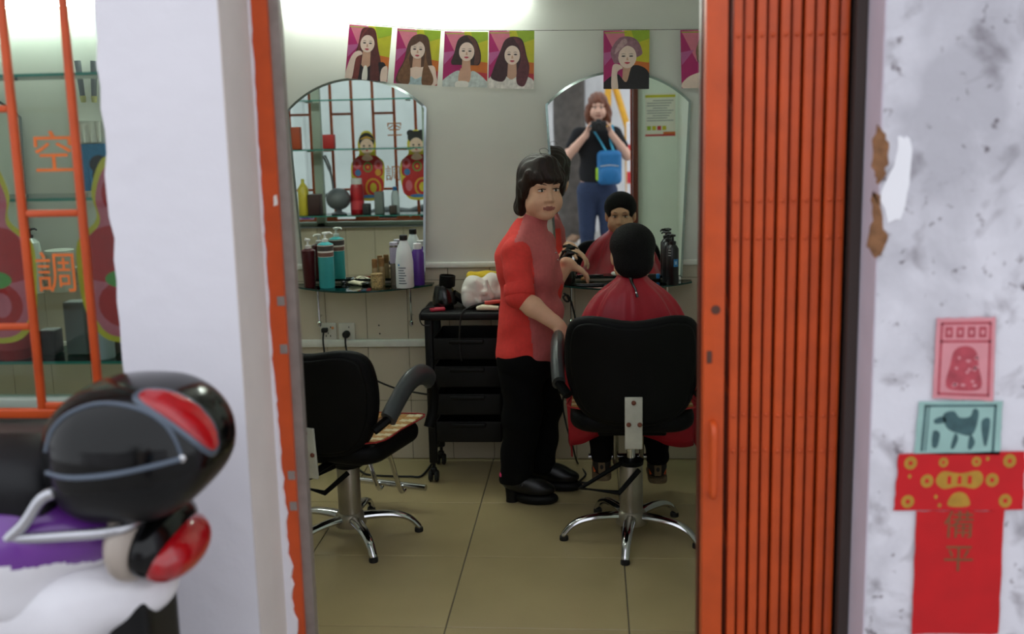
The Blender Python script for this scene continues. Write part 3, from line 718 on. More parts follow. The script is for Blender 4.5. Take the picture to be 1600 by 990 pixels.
# ---- bamboo seat mats
M_bam = mat('tan_bamboo', (176, 128, 66), .5, noise=(30, .15)); M_bamd = mat('dark_bamboo', (110, 70, 36), .5, noise=(30, .15)); M_bamw = mat('pale_bamboo', (214, 198, 160), .5, noise=(30, .1))
M_redtrim = mat('red_cloth_binding', (150, 28, 26), .8)
def bamboo(chair, label, wide=.42, dh=0., sh=(0., 0.)):
    o = thing('bamboo_mat', chair.location+Vector((0, 0, .524+dh)), label, 'seat mat', 'bamboo seat mats', chair.rotation_euler[2])
    nx, ny = 13, 12; sx, sy = wide/nx, .40/ny
    me = {}
    for k, m in (('a', M_bam), ('d', M_bamd), ('w', M_bamw)):
        q = MB().rbox((0, 0, 0), (sx-.003, sy-.003, .007), .002, seg=1).mesh('bamboo_piece'); q.materials.append(m); me[k] = q
    def zz(x, y): return .004+.012*(y/.22)**2*(1 if y < 0 else .2)+.010*(abs(x)/.23)**3
    for i in range(nx):
        for j in range(ny):
            x, y = (i+.5)*sx-wide/2, (j+.5)*sy-.17
            k = 'w' if i in (0, 1, nx-2, nx-1) and j % 2 else ('d' if i in (3, 4, nx-5, nx-4) else 'a')
            t = bpy.data.objects.new('bamboo_piece', me[k]); COL.objects.link(t); t.parent = o; t.location = (x+sh[0], y+sh[1], zz(x+sh[0], y+sh[1]-.02))
    w2 = wide/2
    MB().tube([(x_+sh[0], y_+sh[1], zz(x_+sh[0], y_+sh[1]-.02)) for x_, y_ in spline([A3(-w2, -.175), A3(-w2, .03), A3(-w2, .235), A3(0, .235), A3(w2, .235), A3(w2, .03), A3(w2, -.175), A3(0, -.175)], 4, True)], .0035, 6, closed=True).build('binding', M_redtrim, o, local=True)
    return o
bamboo(cl_, 'woven bamboo mat with red binding on the empty chair', .44, -.075, (.012, .0))
bamboo(cr_, 'bamboo mat on the chair under the seated boy', .46, .032)
# ================================================================ trolley
M_blk = mat('black_trolley_plastic', (9, 9, 10), .55, spec=.3, noise=(8, .2), bump=(80, .04))
tx0, tx1, ty0, ty1 = -.775, -.37, 4.49, 4.775
tr = thing('salon_trolley', ((tx0+tx1)/2, (ty0+ty1)/2, 0), 'black plastic salon trolley on casters behind the hairdresser', 'trolley')
tz = P(700, 488, ty0)[2]
def tray(z, dx, h, name):
    mb = MB(); x0_, x1_ = tx0+dx, tx1-dx; t = .007
    mb.rbox(((x0_+x1_)/2, (ty0+ty1)/2, z), (x1_-x0_, ty1-ty0, t), .003)
    for y in (ty0, ty1): mb.rbox(((x0_+x1_)/2, y, z+h/2), (x1_-x0_, t, h), .003)
    for x in (x0_, x1_): mb.rbox((x, (ty0+ty1)/2, z+h/2), (t, ty1-ty0, h), .003)
    return mb.build(name, M_blk, tr)
top = MB().rbox(((tx0+tx1)/2, (ty0+ty1)/2, tz-.018), (tx1-tx0+.02, ty1-ty0+.02, .036), .012).build('top_tray', M_blk, tr)
for z in (.585, .455, .325, .195): 
    d = tray(z, .055, .095, 'drawer'); MB().rbox(((tx0+tx1)/2, ty0-.012, z+.082), (.16, .018, .02), .006).build('drawer_lip', M_blk, d)
for x in (tx0+.03, tx1-.03):
    for y in (ty0+.025, ty1-.025):
        MB().rbox((x, y, (tz+.085)/2), (.038, .03, tz-.085), .008).build('post', M_blk, tr)
        cz_ = MB(); cz_.tube([(x, y, .09), (x, y, .055)], .008, 8); cz_.rbox((x, y-.012, .05), (.03, .03, .035), .008)
        cs = cz_.build('caster', M_blk, tr)
        for s in (-1, 1): MB().lathe([(.0, -.009), (.022, -.009), (.027, -.004), (.027, .004), (.022, .009), (0, .009)], (x+s*.014, y-.014, .0275), 18, R=rotm('Y', math.pi/2)).build('wheel', M_rubber, cs)
for x in (tx0+.03, tx1-.03): MB().rbox((x, (ty0+ty1)/2, .155), (.03, ty1-ty0-.05, .03), .006).build('side_rail', M_blk, tr)
# ---- things on the trolley
M_gblk = mat('glossy_black_plastic', (14, 14, 15), .18)
hd = P(697, 482, 4.60); hz = tz
dr = thing('hair_dryer', (hd[0], 4.60, hz), 'glossy black hair dryer standing nozzle-up on the trolley', 'hair dryer')
dx = hd[0]
MB().lathe([(.036, .004), (.054, .012), (.058, .03), (.054, .055), (.046, .078), (.038, .098), (.034, .105)], (dx, 4.60, hz+.004), 22, R=rotm('Y', math.radians(-7))).build('dryer_body', M_gblk, dr)
MB().lathe([(.034, .098), (.037, .104), (.037, .148), (.033, .15), (.031, .115), (0, .114)], (dx-.001, 4.60, hz+.004), 20, R=rotm('Y', math.radians(5))).build('nozzle', M_shell, dr)
MB().tube([(dx+.035, 4.60, hz+.065), (dx+.075, 4.62, hz+.035), (dx+.11, 4.64, hz+.02)], [.022, .019, .016], 12).build('handle', M_gblk, dr)
MB().lathe([(.034, 0), (.036, .004), (.030, .014)], (dx+.002, 4.60, hz+.001), 18).build('rear_grille', M_shell, dr)
M_cloth = mat('white_cotton_cloth', (226, 222, 214), .9, noise=(6, .03), bump=(30, .3))
cc = P(752, 458, 4.62)
pr = [ell((cc[0]+.005, 4.63, hz+.055), (.085, .07, .055), k=.03), ell((cc[0]-.03, 4.60, hz+.10), (.055, .055, .05)), ell((cc[0]+.045, 4.64, hz+.10), (.05, .05, .055)), ell((cc[0]-.05, 4.58, hz+.05), (.04, .04, .05)), ell((cc[0]+.10, 4.63, hz+.07), (.035, .04, .04), k=.01),
      cap((cc[0]-.07, 4.56, hz+.09), (cc[0]+.02, 4.555, hz+.075), .012, k=.012), cap((cc[0]-.02, 4.56, hz+.13), (cc[0]+.0, 4.555, hz+.04), .012, k=.012), cap((cc[0]+.03, 4.57, hz+.13), (cc[0]+.05, 4.57, hz+.05), .011, k=.012), half((0, 0, hz+.001), (0, 0, -1))]
sd_build(pr, .006, 'towel_bundle', M_cloth, label='crumpled white cloth bundle beside the hair dryer', cat='cloth', disp=lambda p: .0025*np.sin(p[:, 0]*50+p[:, 2]*75))
M_yel = mat('yellow_towel', (206, 176, 44), .95, noise=(40, .1), bump=(90, .5))
yc = P(752, 432, 4.745)
pr = [rbx((yc[0]+.01, 4.737, hz+.075), (.078, .030, .074), .022), cap((yc[0]-.06, 4.705, hz+.02), (yc[0]-.05, 4.705, hz+.12), .012, k=.015), cap((yc[0]+.01, 4.70, hz+.02), (yc[0]+.02, 4.70, hz+.125), .012, k=.015)]
sd_build(pr, .006, 'folded_towel', M_yel, label='folded yellow towel standing at the back of the trolley', cat='towel', disp=lambda p: .003*np.sin(p[:, 0]*60)*np.sin(p[:, 2]*45))
M_redh = mat('red_plastic_handle', (196, 50, 34), .35); M_cream = mat('cream_plastic', (222, 214, 184), .35)
a, b = P(757, 468, 4.535), P(800, 463, 4.535)
ci = thing('curling_iron', (a[0], 4.535, hz), 'curling iron with a red handle lying on the trolley', 'curling iron')
za_ = hz+.034
MB().tube([(a[0], 4.535, za_), (a[0]+.09, 4.545, za_+.006)], .010, 12).build('handle', M_redh, ci)
MB().tube([(a[0]+.09, 4.545, za_+.006), (a[0]+.16, 4.552, za_+.010)], .008, 12).build('barrel', M_chrome, ci)
MB().tube(spline([A3(a[0], 4.535, za_), A3(a[0]-.04, 4.53, za_-.008), A3(a[0]-.075, 4.51, hz+.015), A3(a[0]-.10, 4.478, hz-.01), A3(a[0]-.112, 4.474, hz-.12), A3(a[0]-.105, 4.475, hz-.22)], 6), .004, 8).build('power_cord', M_rubber, ci)
cp = P(760, 475, 4.51)
hc = thing('hair_clipper', (cp[0], 4.51, hz), 'cream hair clipper lying at the trolley edge', 'hair clipper')
MB().tube([(cp[0]-.045, 4.512, hz+.014), (cp[0]-.02, 4.511, hz+.018), (cp[0]+.03, 4.51, hz+.016), (cp[0]+.055, 4.51, hz+.014)], [.010, .017, .014, .012], 14, flat=.8).build('clipper_body', M_cream, hc)
MB().tube([(cp[0]+.055, 4.51, hz+.014), (cp[0]+.10, 4.511, hz+.012)], [.009, .006], 10).build('blade_head', M_gblk, hc)
rp = P(680, 481, 4.535)
MB().rbox((rp[0]+.012, 4.525, hz+.009), (.07, .03, .016), .006, R=rotm('Z', .3)).build('red_comb_case', mat('dark_pink_plastic', (178, 40, 62), .4), label='small dark pink case on the trolley corner', cat='case')
MB().tube(spline([A3(rp[0]+.0, 4.51, hz+.022), A3(rp[0]-.045, 4.485, hz+.018), A3(rp[0]-.062, 4.47, hz-.015), A3(rp[0]-.05, 4.465, hz-.05), A3(rp[0]-.02, 4.47, hz-.055)], 6), .0032, 8).build('dryer_cable', M_rubber, label='black cable looping over the trolley corner', cat='cable')
# ================================================================ sockets and cords
M_sock = mat('white_socket_plate', (214, 210, 198), .4, noise=(10, .04))
sk = {}
for i, (xa, xb, lab) in enumerate(((502, 527, 'white wall socket with a black plug and orange switch light'), (529, 557, 'white wall socket with a round black plug'))):
    pa, pb = P(xa, 503, D), P(xb, 530, D); c = ((pa[0]+pb[0])/2, D, (pa[2]+pb[2])/2); h = .084
    s = thing('power_socket', (c[0], D, c[2]-h/2), lab, 'socket', 'wall sockets under the left shelf'); sk[i] = c
    MB().rbox((c[0], D-.012, c[2]), (.080, .012, h), .004).build('cover_plate', M_sock, s)
    for hx_, hz_ in ((-.012, -.022), (.010, -.022), (-.001, -.008), (.012, .022)):
        MB().rbox((c[0]+hx_, D-.0185, c[2]+hz_), (.004, .002, .008), .0006, seg=1).build('pin_hole', M_rubber, s)
    if i == 0: MB().lathe([(.007, 0), (.007, .002), (.003, .004)], (c[0]+.022, D-.018, c[2]+.018), 12, R=rotm('X', math.pi/2)).build('switch_light', mat('orange_indicator', (222, 150, 96), .3), s)
c = sk[0]
p1 = thing('power_plug', (c[0]-.014, D-.03, c[2]), 'black plug with thin cord in the socket with the orange light', 'plug')
MB().rbox((c[0]-.014, D-.033, c[2]+.010), (.030, .03, .022), .006).build('plug_body', M_rubber, p1)
MB().tube(spline([A3(c[0]-.018, D-.04, c[2]), A3(c[0]-.020, D-.05, c[2]-.04), A3(c[0]-.014, D-.06, c[2]-.12), A3(c[0]-.02, D-.06, c[2]-.30), A3(c[0]-.03, D-.05, .02)], 6), .0042, 8).build('power_cord', M_rubber, p1)
c = sk[1]
p2 = thing('power_plug', (c[0], D-.03, c[2]-.02), 'round black plug whose long cord trails down to the trolley', 'plug')
MB().lathe([(.018, 0), (.018, .02), (.010, .03)], (c[0], D-.018, c[2]-.012), 16, R=rotm('X', math.pi/2)).build('plug_body', M_rubber, p2)
cord = [A3(c[0], D-.05, c[2]-.025), A3(c[0]+.002, D-.055, c[2]-.07), P(548, 565, 4.76), P(580, 590, 4.74), P(620, 607, 4.72), P(650, 613, 4.70), P(668, 616, 4.70)]
MB().tube(spline(cord, 6), .0045, 8).build('power_cord', M_rubber, p2)
fl_c = [P(683, 712, 4.78), G(680, 716, .006), G(660, 742, .006), G(640, 744, .006), G(600, 743, .006), G(575, 741, .006), G(566, 737, .006), G(555, 729, .006)]
fl_c[0] = A3(fl_c[1][0]+.01, 4.79, .02)
MB().tube(spline(fl_c, 6), .005, 8).build('floor_cable', M_rubber, label='black cable lying on the floor tiles between trolley and empty chair', cat='cable')
c2 = [P(881, 458, 4.70), P(886, 462, 4.69), P(889, 470, 4.69), P(884, 470, 4.69), P(880, 463, 4.70), P(888, 462, 4.69), P(895, 480, 4.68), P(900, 510, 4.68), P(898, 560, 4.68), P(880, 620, 4.66), P(884, 660, 4.60), P(893, 690, 4.52)]
c2 += [G(902, 722, .006), G(915, 740, .006), G(906, 752, .006), G(925, 752, .006), G(935, 738, .006)]
MB().tube(spline(c2, 6), .0045, 8).build('clipper_cable', M_rubber, label='black cable hanging from the right shelf down to the floor', cat='cable')
for x, y in ((592, 508), (593.5, 521)):
    p = P(x, y, D-.008); MB().ell(p, (.004, .002, .004), n=8, m=5).build('drill_hole', M_rubber, wb)
# ================================================================ bottles and tools on the shelves
M_cap = mat('white_pump_plastic', (232, 232, 226), .35)
def pump(mb, c, z, s=1., mi=0, ang=0.):
    """pump head with spout; z = top of the bottle neck"""
    d = A3(math.cos(ang), math.sin(ang), 0); c = A3(c[0], c[1], 0)
    mb.lathe([(.014*s, z), (.015*s, z+.004), (.015*s, z+.014*s), (.006*s, z+.017*s), (.005*s, z+.034*s), (.013*s, z+.036*s), (.014*s, z+.044*s), (.004*s, z+.047*s)], c, 14, mi)
    mb.tube([c+A3(0, 0, z+.042*s), c+d*.025*s+A3(0, 0, z+.043*s), c+d*.034*s+A3(0, 0, z+.036*s)], [.006*s, .005*s, .004*s], 8, mi)
    return mb
def bottle(name, label, px, py_base, Y, prof, col, cat='bottle', group=None, cap=None, pumpz=None, ang=0., rough=.25, metal=0., z0=None, n=20, sx=1., sy=1., bands=()):
    """prof in metres from the base; bands = (r, z0, z1, colour, name)"""
    x = P(px, py_base, Y)[0]; z0 = ZS if z0 is None else z0
    o = thing(name, (x, Y, z0), label, cat, group)
    MB().lathe([(r, z+z0+.0005) for r, z in prof], (x, Y, 0), n, sx=sx, sy=sy).build('bottle_body', mat('ink_%s_%d_%d_%d' % ((name,)+col), col, rough, metal), o)
    for (r, za, zb, c, nm) in bands:
        MB().lathe([(r, za+z0), (r, zb+z0)], (x, Y, 0), n, sx=sx, sy=sy).build(nm, mat('ink_%s_%d_%d_%d' % ((nm,)+c), c, .4), o)
    if pumpz is not None: pump(MB(), (x, Y), z0+pumpz, 1., ang=ang).build('pump_head', mat('ink_pump_%d_%d_%d' % (cap or (232, 232, 226)), cap or (232, 232, 226), .35), o)
    elif cap:
        r, za, zb, c = cap; MB().lathe([(r, z0+za), (r*1.02, z0+za+.002), (r, z0+zb-.002), (r*.85, z0+zb)], (x, Y, 0), n).build('cap', mat('ink_cap_%d_%d_%d' % c, c, .4), o)
    return o
g1 = 'bottles on the left glass shelf'
bottle('pump_bottle', 'dark red tapered pump bottle on the left shelf', 484, 438, 4.70, [(0, 0), (.024, 0), (.026, .004), (.034, .165), (.034, .175), (.020, .182), (.012, .185)], (70, 18, 26), group=g1, cap=(214, 210, 206), pumpz=.185, ang=2.2)
o = bottle('pump_bottle', 'teal pump bottle with a printed upper label', 511, 437, 4.69, [(0, 0), (.035, 0), (.037, .004), (.037, .145), (.037, .205), (.014, .216)], (58, 160, 164), group=g1, pumpz=.216, ang=.3, bands=((.0374, .148, .203, (228, 222, 214), 'label'), (.0377, .15, .168, (120, 84, 74), 'label_stripe'), (.0377, .176, .199, (70, 62, 58), 'label_stripe')))
bottle('spray_can', 'slim lilac and grey hairspray can on the left shelf', 617, 434, 4.745, [(0, 0), (.020, 0), (.020, .005), (.020, .18), (.016, .19)], (118, 108, 98), group=g1, metal=.6, cap=(.0195, .19, .205, (196, 190, 204)), bands=((.0203, .105, .18, (170, 160, 184), 'label'),))
o = bottle('plastic_bottle', 'translucent white bottle with black cap and blue print', 633, 440, 4.67, [(0, 0), (.040, 0), (.042, .005), (.042, .12), (.034, .178), (.019, .215), (.016, .222)], (222, 226, 228), group=g1, rough=.3, cap=(.0185, .222, .246, (16, 16, 18)))
xb = o.location[0]
M_print = mat('grey_blue_print', (92, 108, 120), .5); M_blue = mat('blue_print', (40, 130, 196), .4)
def plaque(x, Y, r, z0, z1, a0, a1, m, name, par):
    n = 6; vs = []; 
    for z in (z0, z1):
        for i in range(n+1):
            a = math.radians(a0+(a1-a0)*i/n); vs.append((x+r*math.sin(a), Y-r*math.cos(a), z))
    MB().add(vs, [(i, i+1, n+2+i, n+1+i) for i in range(n)]).build(name, m, par, smooth=0, recalc=False)
for k in range(7): plaque(xb, 4.67, .0426, ZS+.022+k*.012, ZS+.027+k*.012, -32, 20-(k*7) % 20, M_print, 'print_line', o)
plaque(xb, 4.67, .0426, ZS+.106, ZS+.114, -34, -22, M_blue, 'print_logo', o)
bottle('purple_bottle', 'purple shampoo bottle with a white cap beside the black-capped bottle', 654, 437, 4.745, [(0, 0), (.028, 0), (.030, .005), (.030, .15), (.02, .17)], (86, 46, 138), group=g1, cap=(.020, .17, .198, (226, 222, 224)))
jx = P(589, 440, 4.67)[0]
jar = thing('glass_jar', (jx, 4.67, ZS), 'cut glass jar of gold beads on the left shelf', 'jar', None)
M_gold = mat('gold_beads', (190, 160, 110), .3, .4, noise=(160, .5), bump=(180, 1.))
MB().lathe([(0, 0), (.027, 0), (.029, .006), (.028, .05), (.026, .056), (.029, .06), (.029, .066), (0, .067)], (jx, 4.67, ZS+.0005), 18).build('jar_body', M_gold, jar)
M_cork = mat('brown_cork', (136, 96, 52), .7, noise=(60, .25))
for px, Y, h in ((586, 4.735, .125), (597, 4.742, .13)):
    x = P(px, 430, Y)[0]; v = thing('corked_vial', (x, Y, ZS), 'small corked glass vial '+('behind the glass jar, farther from the spray can' if px < 590 else 'nearest the lilac spray can'), 'vial', 'corked vials on the left shelf')
    MB().lathe([(0, 0), (.013, 0), (.014, .004), (.014, h-.045), (.010, h-.036)], (x, Y, ZS+.0005), 14).build('vial_body', mat('amber_oil', (150, 124, 84), .15), v)
    MB().lathe([(.0125, h-.04), (.0135, h-.03), (.0125, h), (0, h+.001)], (x, Y, ZS), 14).build('cork', M_cork, v)
# hair clip, dark clip and spectacles lying on the shelf
hx, hy = G(556, 446, ZS)[0], G(556, 446, ZS)[1]
cl = thing('hair_clip', (hx, hy, ZS), 'cream and black claw hair clip on the left shelf', 'hair clip')
MB().tube([(hx-.035, hy+.01, ZS+.014), (hx-.01, hy, ZS+.018), (hx+.03, hy-.015, ZS+.010)], [.006, .014, .010], 10, flat=.7).build('clip_jaw', M_cream, cl)
MB().tube([(hx-.03, hy+.02, ZS+.010), (hx+.0, hy+.02, ZS+.014), (hx+.045, hy+.01, ZS+.010)], [.006, .010, .008], 10, flat=.7).build('clip_jaw', M_cream, cl)
MB().lathe([(.012, 0), (.020, .006), (.020, .010), (.012, .014)], (hx+.045, hy+.005, ZS+.001), 14).build('clip_spring', M_gblk, cl)
dc = G(537, 443, ZS); MB().rbox((dc[0], dc[1], ZS+.007), (.022, .016, .013), .005, R=rotm('Z', .4)).build('dark_clip', M_gblk, label='tiny black clip on the left shelf', cat='clip')
sg = G(566, 436, ZS); gl_ = thing('spectacles', (sg[0], 4.765, ZS), 'thin dark-rimmed spectacles leaning by the left mirror', 'spectacles')
for s in (-1, 1):
    MB().tube([(sg[0]+s*.024+.020*math.cos(a), 4.768, ZS+.014+.012*math.sin(a)) for a in np.linspace(0, 2*math.pi, 17)[:-1]], .0014, 6, closed=True).build('rim', M_gblk, gl_)
    MB().tube([(sg[0]+s*.044, 4.768, ZS+.018), (sg[0]+s*.040, 4.71, ZS+.004)], .0014, 6).build('temple', M_gblk, gl_)
MB().tube([(sg[0]-.005, 4.768, ZS+.017), (sg[0]+.005, 4.768, ZS+.017)], .0014, 6).build('bridge', M_gblk, gl_)
# ---- right shelf
sx_ = P(888, 418, 4.70)[0]
sb = thing('spray_bottle', (sx_, 4.70, ZS), 'black trigger spray bottle on the right shelf', 'spray bottle')
M_smoke = mat('dark_smoked_plastic', (34, 34, 30), .15)
MB().lathe([(0, 0), (.030, 0), (.032, .005), (.032, .055), (.026, .075), (.014, .088), (.013, .10)], (sx_, 4.70, ZS+.0005), 20).build('bottle_body', M_smoke, sb)
th = MB(); th.lathe([(.015, .098), (.016, .102), (.015, .125), (.010, .13)], (sx_, 4.70, ZS), 14)
th.tube([(sx_-.012, 4.70, ZS+.13), (sx_+.0, 4.70, ZS+.148), (sx_+.03, 4.70, ZS+.146)], [.012, .014, .008], 10)
tg = th.build('trigger_head', M_gblk, sb)
MB().tube(spline([A3(sx_-.012, 4.70, ZS+.138), A3(sx_-.032, 4.70, ZS+.118), A3(sx_-.048, 4.70, ZS+.085)], 5), [.009]*6+[.007]*5, 8, flat=.7).build('trigger', M_gblk, sb)
MB().tube([(sx_-.03, 4.70, ZS+.152), (sx_+.0, 4.70, ZS+.160), (sx_+.045, 4.70, ZS+.142)], [.008, .009, .003], 8, flat=.8).build('lever_top', M_gblk, sb)
M_wood = mat('brown_wood_handle', (150, 96, 50), .4, noise=(25, .2)); M_brist = mat('black_bristle', (20, 18, 18), .8)
def brush(pa, pb, rh, rr, m, label, zl=.018):
    a, b = A3(*pa), A3(*pb); d = b-a
    o = thing('hair_brush', (a[0], a[1], ZS), label, 'hair brush')
    MB().tube([a, a+d*.15, a+d*.45, a+d*.55], [rh*.6, rh, rh*.8, rh*.7], 10).build('handle', m, o)
    MB().tube([a+d*.55, a+d*.58, b-d*.03, b], [rr*.6, rr, rr, rr*.6], 12).build('bristle_roll', M_brist, o)
    return o
q0, q1 = G(908, 440, ZS), G(935, 432, ZS)
brush((q0[0], q0[1], ZS+.012), (q1[0]+.10, q1[1]+.01, ZS+.03), .010, .024, M_wood, 'round brush with brown wooden handle on the right shelf')
q0, q1 = G(925, 440, ZS), G(962, 432, ZS)
brush((q0[0]+.03, q0[1]+.07, ZS+.035), (q1[0]+.10, 4.74, ZS+.035), .013, .028, mat('white_brush_handle', (226, 224, 216), .4), 'white-handled round brush lying by the mirror')
q = G(915, 447, ZS)
cm = thing('comb', (q[0], q[1]+.02, ZS), 'dark fine-tooth comb near the edge of the right shelf', 'comb')
MB().rbox((q[0]+.02, q[1]+.02, ZS+.005), (.13, .010, .008), .002).build('spine', M_gblk, cm)
MB().rbox((q[0]+.02, q[1]+.008, ZS+.003), (.12, .016, .003), .001).build('teeth', M_gblk, cm)
for px, Y, lab, hh in ((1051, 4.67, 'tall black pump bottle with a blue emblem on the right shelf', .185), (1044, 4.735, 'black pump bottle standing behind the blue-emblem bottle', .19)):
    o = bottle('black_bottle', lab, px, 434, Y, [(0, 0), (.025, 0), (.027, .004), (.027, hh-.02), (.018, hh-.006), (.012, hh)], (14, 14, 17), group='black bottles on the right shelf', rough=.3, cap=(16, 16, 18), pumpz=hh, ang=2.6)
    if Y < 4.7:
        plaque(o.location[0], Y, .0276, ZS+.085, ZS+.12, 5, 55, M_blue, 'emblem', o); plaque(o.location[0], Y, .0277, ZS+.095, ZS+.110, 15, 40, mat('pale_blue_print', (150, 190, 220), .4), 'emblem', o)
        for k in range(3): plaque(o.location[0], Y, .0276, ZS+.135+k*.012, ZS+.139+k*.012, -50, -20, mat('pale_print', (170, 170, 172), .4), 'print_line', o)
q = G(1022, 438, ZS); tb = thing('clipper_guard_box', (q[0], q[1], ZS), 'small dark tool box with pale lid on the right shelf', 'box')
MB().rbox((q[0], q[1]+.02, ZS+.016), (.06, .04, .03), .004).build('box_body', M_smoke, tb); MB().rbox((q[0]+.018, q[1]+.0, ZS+.02), (.016, .006, .022), .002).build('label', M_blue, tb)
q = G(1036, 434, ZS); MB().rbox((q[0], q[1], ZS+.013), (.03, .03, .025), .003).build('brown_box', mat('brown_card', (116, 70, 48), .7), label='small brown card box beside the black bottles', cat='box')
# ---- far left shelf, seen through the window
def onshelf(px): return P(px, 470, 4.66)[0]
M_milk = mat('milky_plastic', (206, 212, 204), .4)
o = bottle('pump_bottle', 'large white pump bottle with black pump, seen through the window', 57, 470, 4.62, [(0, 0), (.042, 0), (.044, .006), (.044, .20), (.040, .24), (.016, .262)], (206, 214, 206), cap=(24, 24, 24), pumpz=.262, ang=.2)
for k in range(5): plaque(o.location[0], 4.64, .0446, ZS+.03+k*.03, ZS+.042+k*.03, -35, 35, M_print, 'print_line', o)
bottle('white_tub', 'white plastic tub on the shelf behind the window bars', 100, 470, 4.67, [(0, 0), (.058, 0), (.062, .005), (.062, .165), (.064, .168), (.064, .18)], (200, 204, 190), cat='tub', cap=(.066, .18, .20, (206, 210, 198)))
bottle('clear_bottle', 'pale bottle on the shelf behind the left window bar', 22, 470, 4.68, [(0, 0), (.030, 0), (.032, .006), (.032, .17), (.014, .19)], (190, 204, 190), cap=(.016, .19, .215, (228, 228, 224)))
# ---- window display: glass shelves, boxes and bottles
M_wg = glassmat('display_glass', (188, 220, 210), 1.0); M_wge = mat('teal_glass_edge', (60, 140, 128), .2)
YS0, YS1 = YI+.003, YI+.20
SH = {}
for nm, z in (('upper', 1.80), ('middle', 1.475), ('lower', 1.03)):
    s = thing('display_shelf', ((XW0+XW1)/2, (YS0+YS1)/2, z-.008), {'upper': 'topmost glass display shelf inside the barred window', 'middle': 'glass display shelf carrying red boxes inside the barred window', 'lower': 'glass display shelf at sill height inside the barred window'}[nm], 'shelf'); SH[nm] = z
    MB().prism([(XW0, YS0), (XW1, YS0), (XW1, YS1), (XW0, YS1)], z-.008, z, lambda u, v, w: (u, v, w), 0, 1).build('glass_plate', [M_wg, M_wge], s, smooth=0)
    for x in (XW0+.1, xpost, XW1-.1): MB().tube([(x, YS0-.003, z-.014), (x, YS1-.03, z-.014)], .005, 6).build('bracket', M_alu, s)
yb = (YS0+YS1)/2
def dbox(x, z, w, h, d, col, name, label, cat='box', grp=None):
    return MB().rbox((x, yb, z+h/2+.0005), (w, d, h), .004).build(name, mat('card_%d_%d_%d' % col, col, .5), label=label, cat=cat, group=grp)
# positions from the reflection in the left mirror (virtual depth 2D - y)
def MX(px, py=250): return P(px, py, 2*D-.06-yb)[0]
dbox(MX(466), SH['middle'], .055, .15, .06, (176, 70, 30), 'orange_box', 'tall orange-red box on the display shelf next to the window post')
dbox(MX(516), SH['middle'], .075, .095, .06, (186, 34, 34), 'red_box', 'square red box on the display shelf')
dbox(MX(489), SH['lower'], .085, .14, .08, (58, 30, 30), 'brown_box', 'dark brown box on the sill shelf near the yellow bottle')
bb = lambda *a, **k: bottle(*a, **k)
def dbottle(name, label, x, z, prof, col, cap, cat='bottle', bands=(), Y=None):
    Y = yb if Y is None else Y
    o = thing(name, (x, Y, z), label, cat)
    MB().lathe([(r, q+z+.0005) for r, q in prof], (x, Y, 0), 18).build('bottle_body', mat('ink_%s_%d_%d_%d' % ((name,)+col), col, .3), o)
    for (r, za, zb_, c, nm) in bands: MB().lathe([(r, za+z), (r, zb_+z)], (x, Y, 0), 18).build(nm, mat('ink_%s_%d_%d_%d' % ((nm,)+c), c, .4), o)
    r, za, zb_, c = cap; MB().lathe([(r, z+za), (r, z+zb_-.002), (r*.85, z+zb_)], (x, Y, 0), 16).build('cap', mat('ink_cap_%d_%d_%d' % c, c, .4), o)
    return o
dbottle('yellow_bottle', 'yellow squeeze bottle on the sill shelf, mirrored at its left edge', MX(471), SH['lower'], [(0, 0), (.036, 0), (.038, .005), (.036, .18), (.014, .215)], (206, 186, 60), (.012, .215, .245, (206, 196, 90)))
ox = lambda px, py, Y: P(px, py, Y)[0]
dbottle('red_bottle', 'red bottle with a white cap behind the lower window bars', ox(24, 540, 2.672), SH['lower'], [(0, 0), (.044, 0), (.047, .006), (.047, .17), (.040, .195), (.036, .205)], (176, 24, 36), (.038, .20, .24, (224, 222, 224)), bands=((.0474, .03, .09, (206, 66, 76), 'label'),), Y=2.672)
dbottle('water_bottle', 'clear water bottle with blue cap beside the window edge', ox(163, 545, 2.66), SH['lower'], [(0, 0), (.026, 0), (.028, .005), (.028, .11), (.020, .145), (.012, .155)], (186, 198, 204), (.0145, .152, .178, (44, 122, 184)), Y=2.66)
hx_ = MX(526)
hs = thing('steamer_hood', (hx_, yb, SH['lower']), 'grey hair steamer hood with bent arm on the sill shelf', 'steamer')
M_gh = mat('mid_grey_plastic', (104, 108, 114), .35)
MB().ell((hx_, yb, SH['lower']+.105), (.085, .07, .075), n=18, m=12).build('hood', M_gh, hs)
MB().lathe([(.05, 0), (.055, .006), (.02, .02), (.02, .04)], (hx_, yb, SH['lower']+.001), 18).build('foot', M_gh, hs)
MB().tube(spline([A3(hx_-.03, yb, SH['lower']+.16), A3(hx_-.04, yb, SH['lower']+.26), A3(hx_-.06, yb, SH['lower']+.34), A3(hx_-.085, yb, SH['lower']+.40)], 5), [.008]*8+[.014]*8, 8).build('arm', M_gh, hs)
dbox(MX(570), SH['lower'], .05, .07, .05, (44, 46, 50), 'black_box', 'small black box on the sill shelf below the child sticker')
dbox(MX(611), SH['lower'], .045, .055, .05, (70, 58, 52), 'dark_tin', 'small dark tin on the sill shelf below the characters', 'tin')
dbox(MX(590), SH['lower'], .06, .15, .05, (112, 120, 118), 'grey_box', 'upright grey box on the sill shelf')
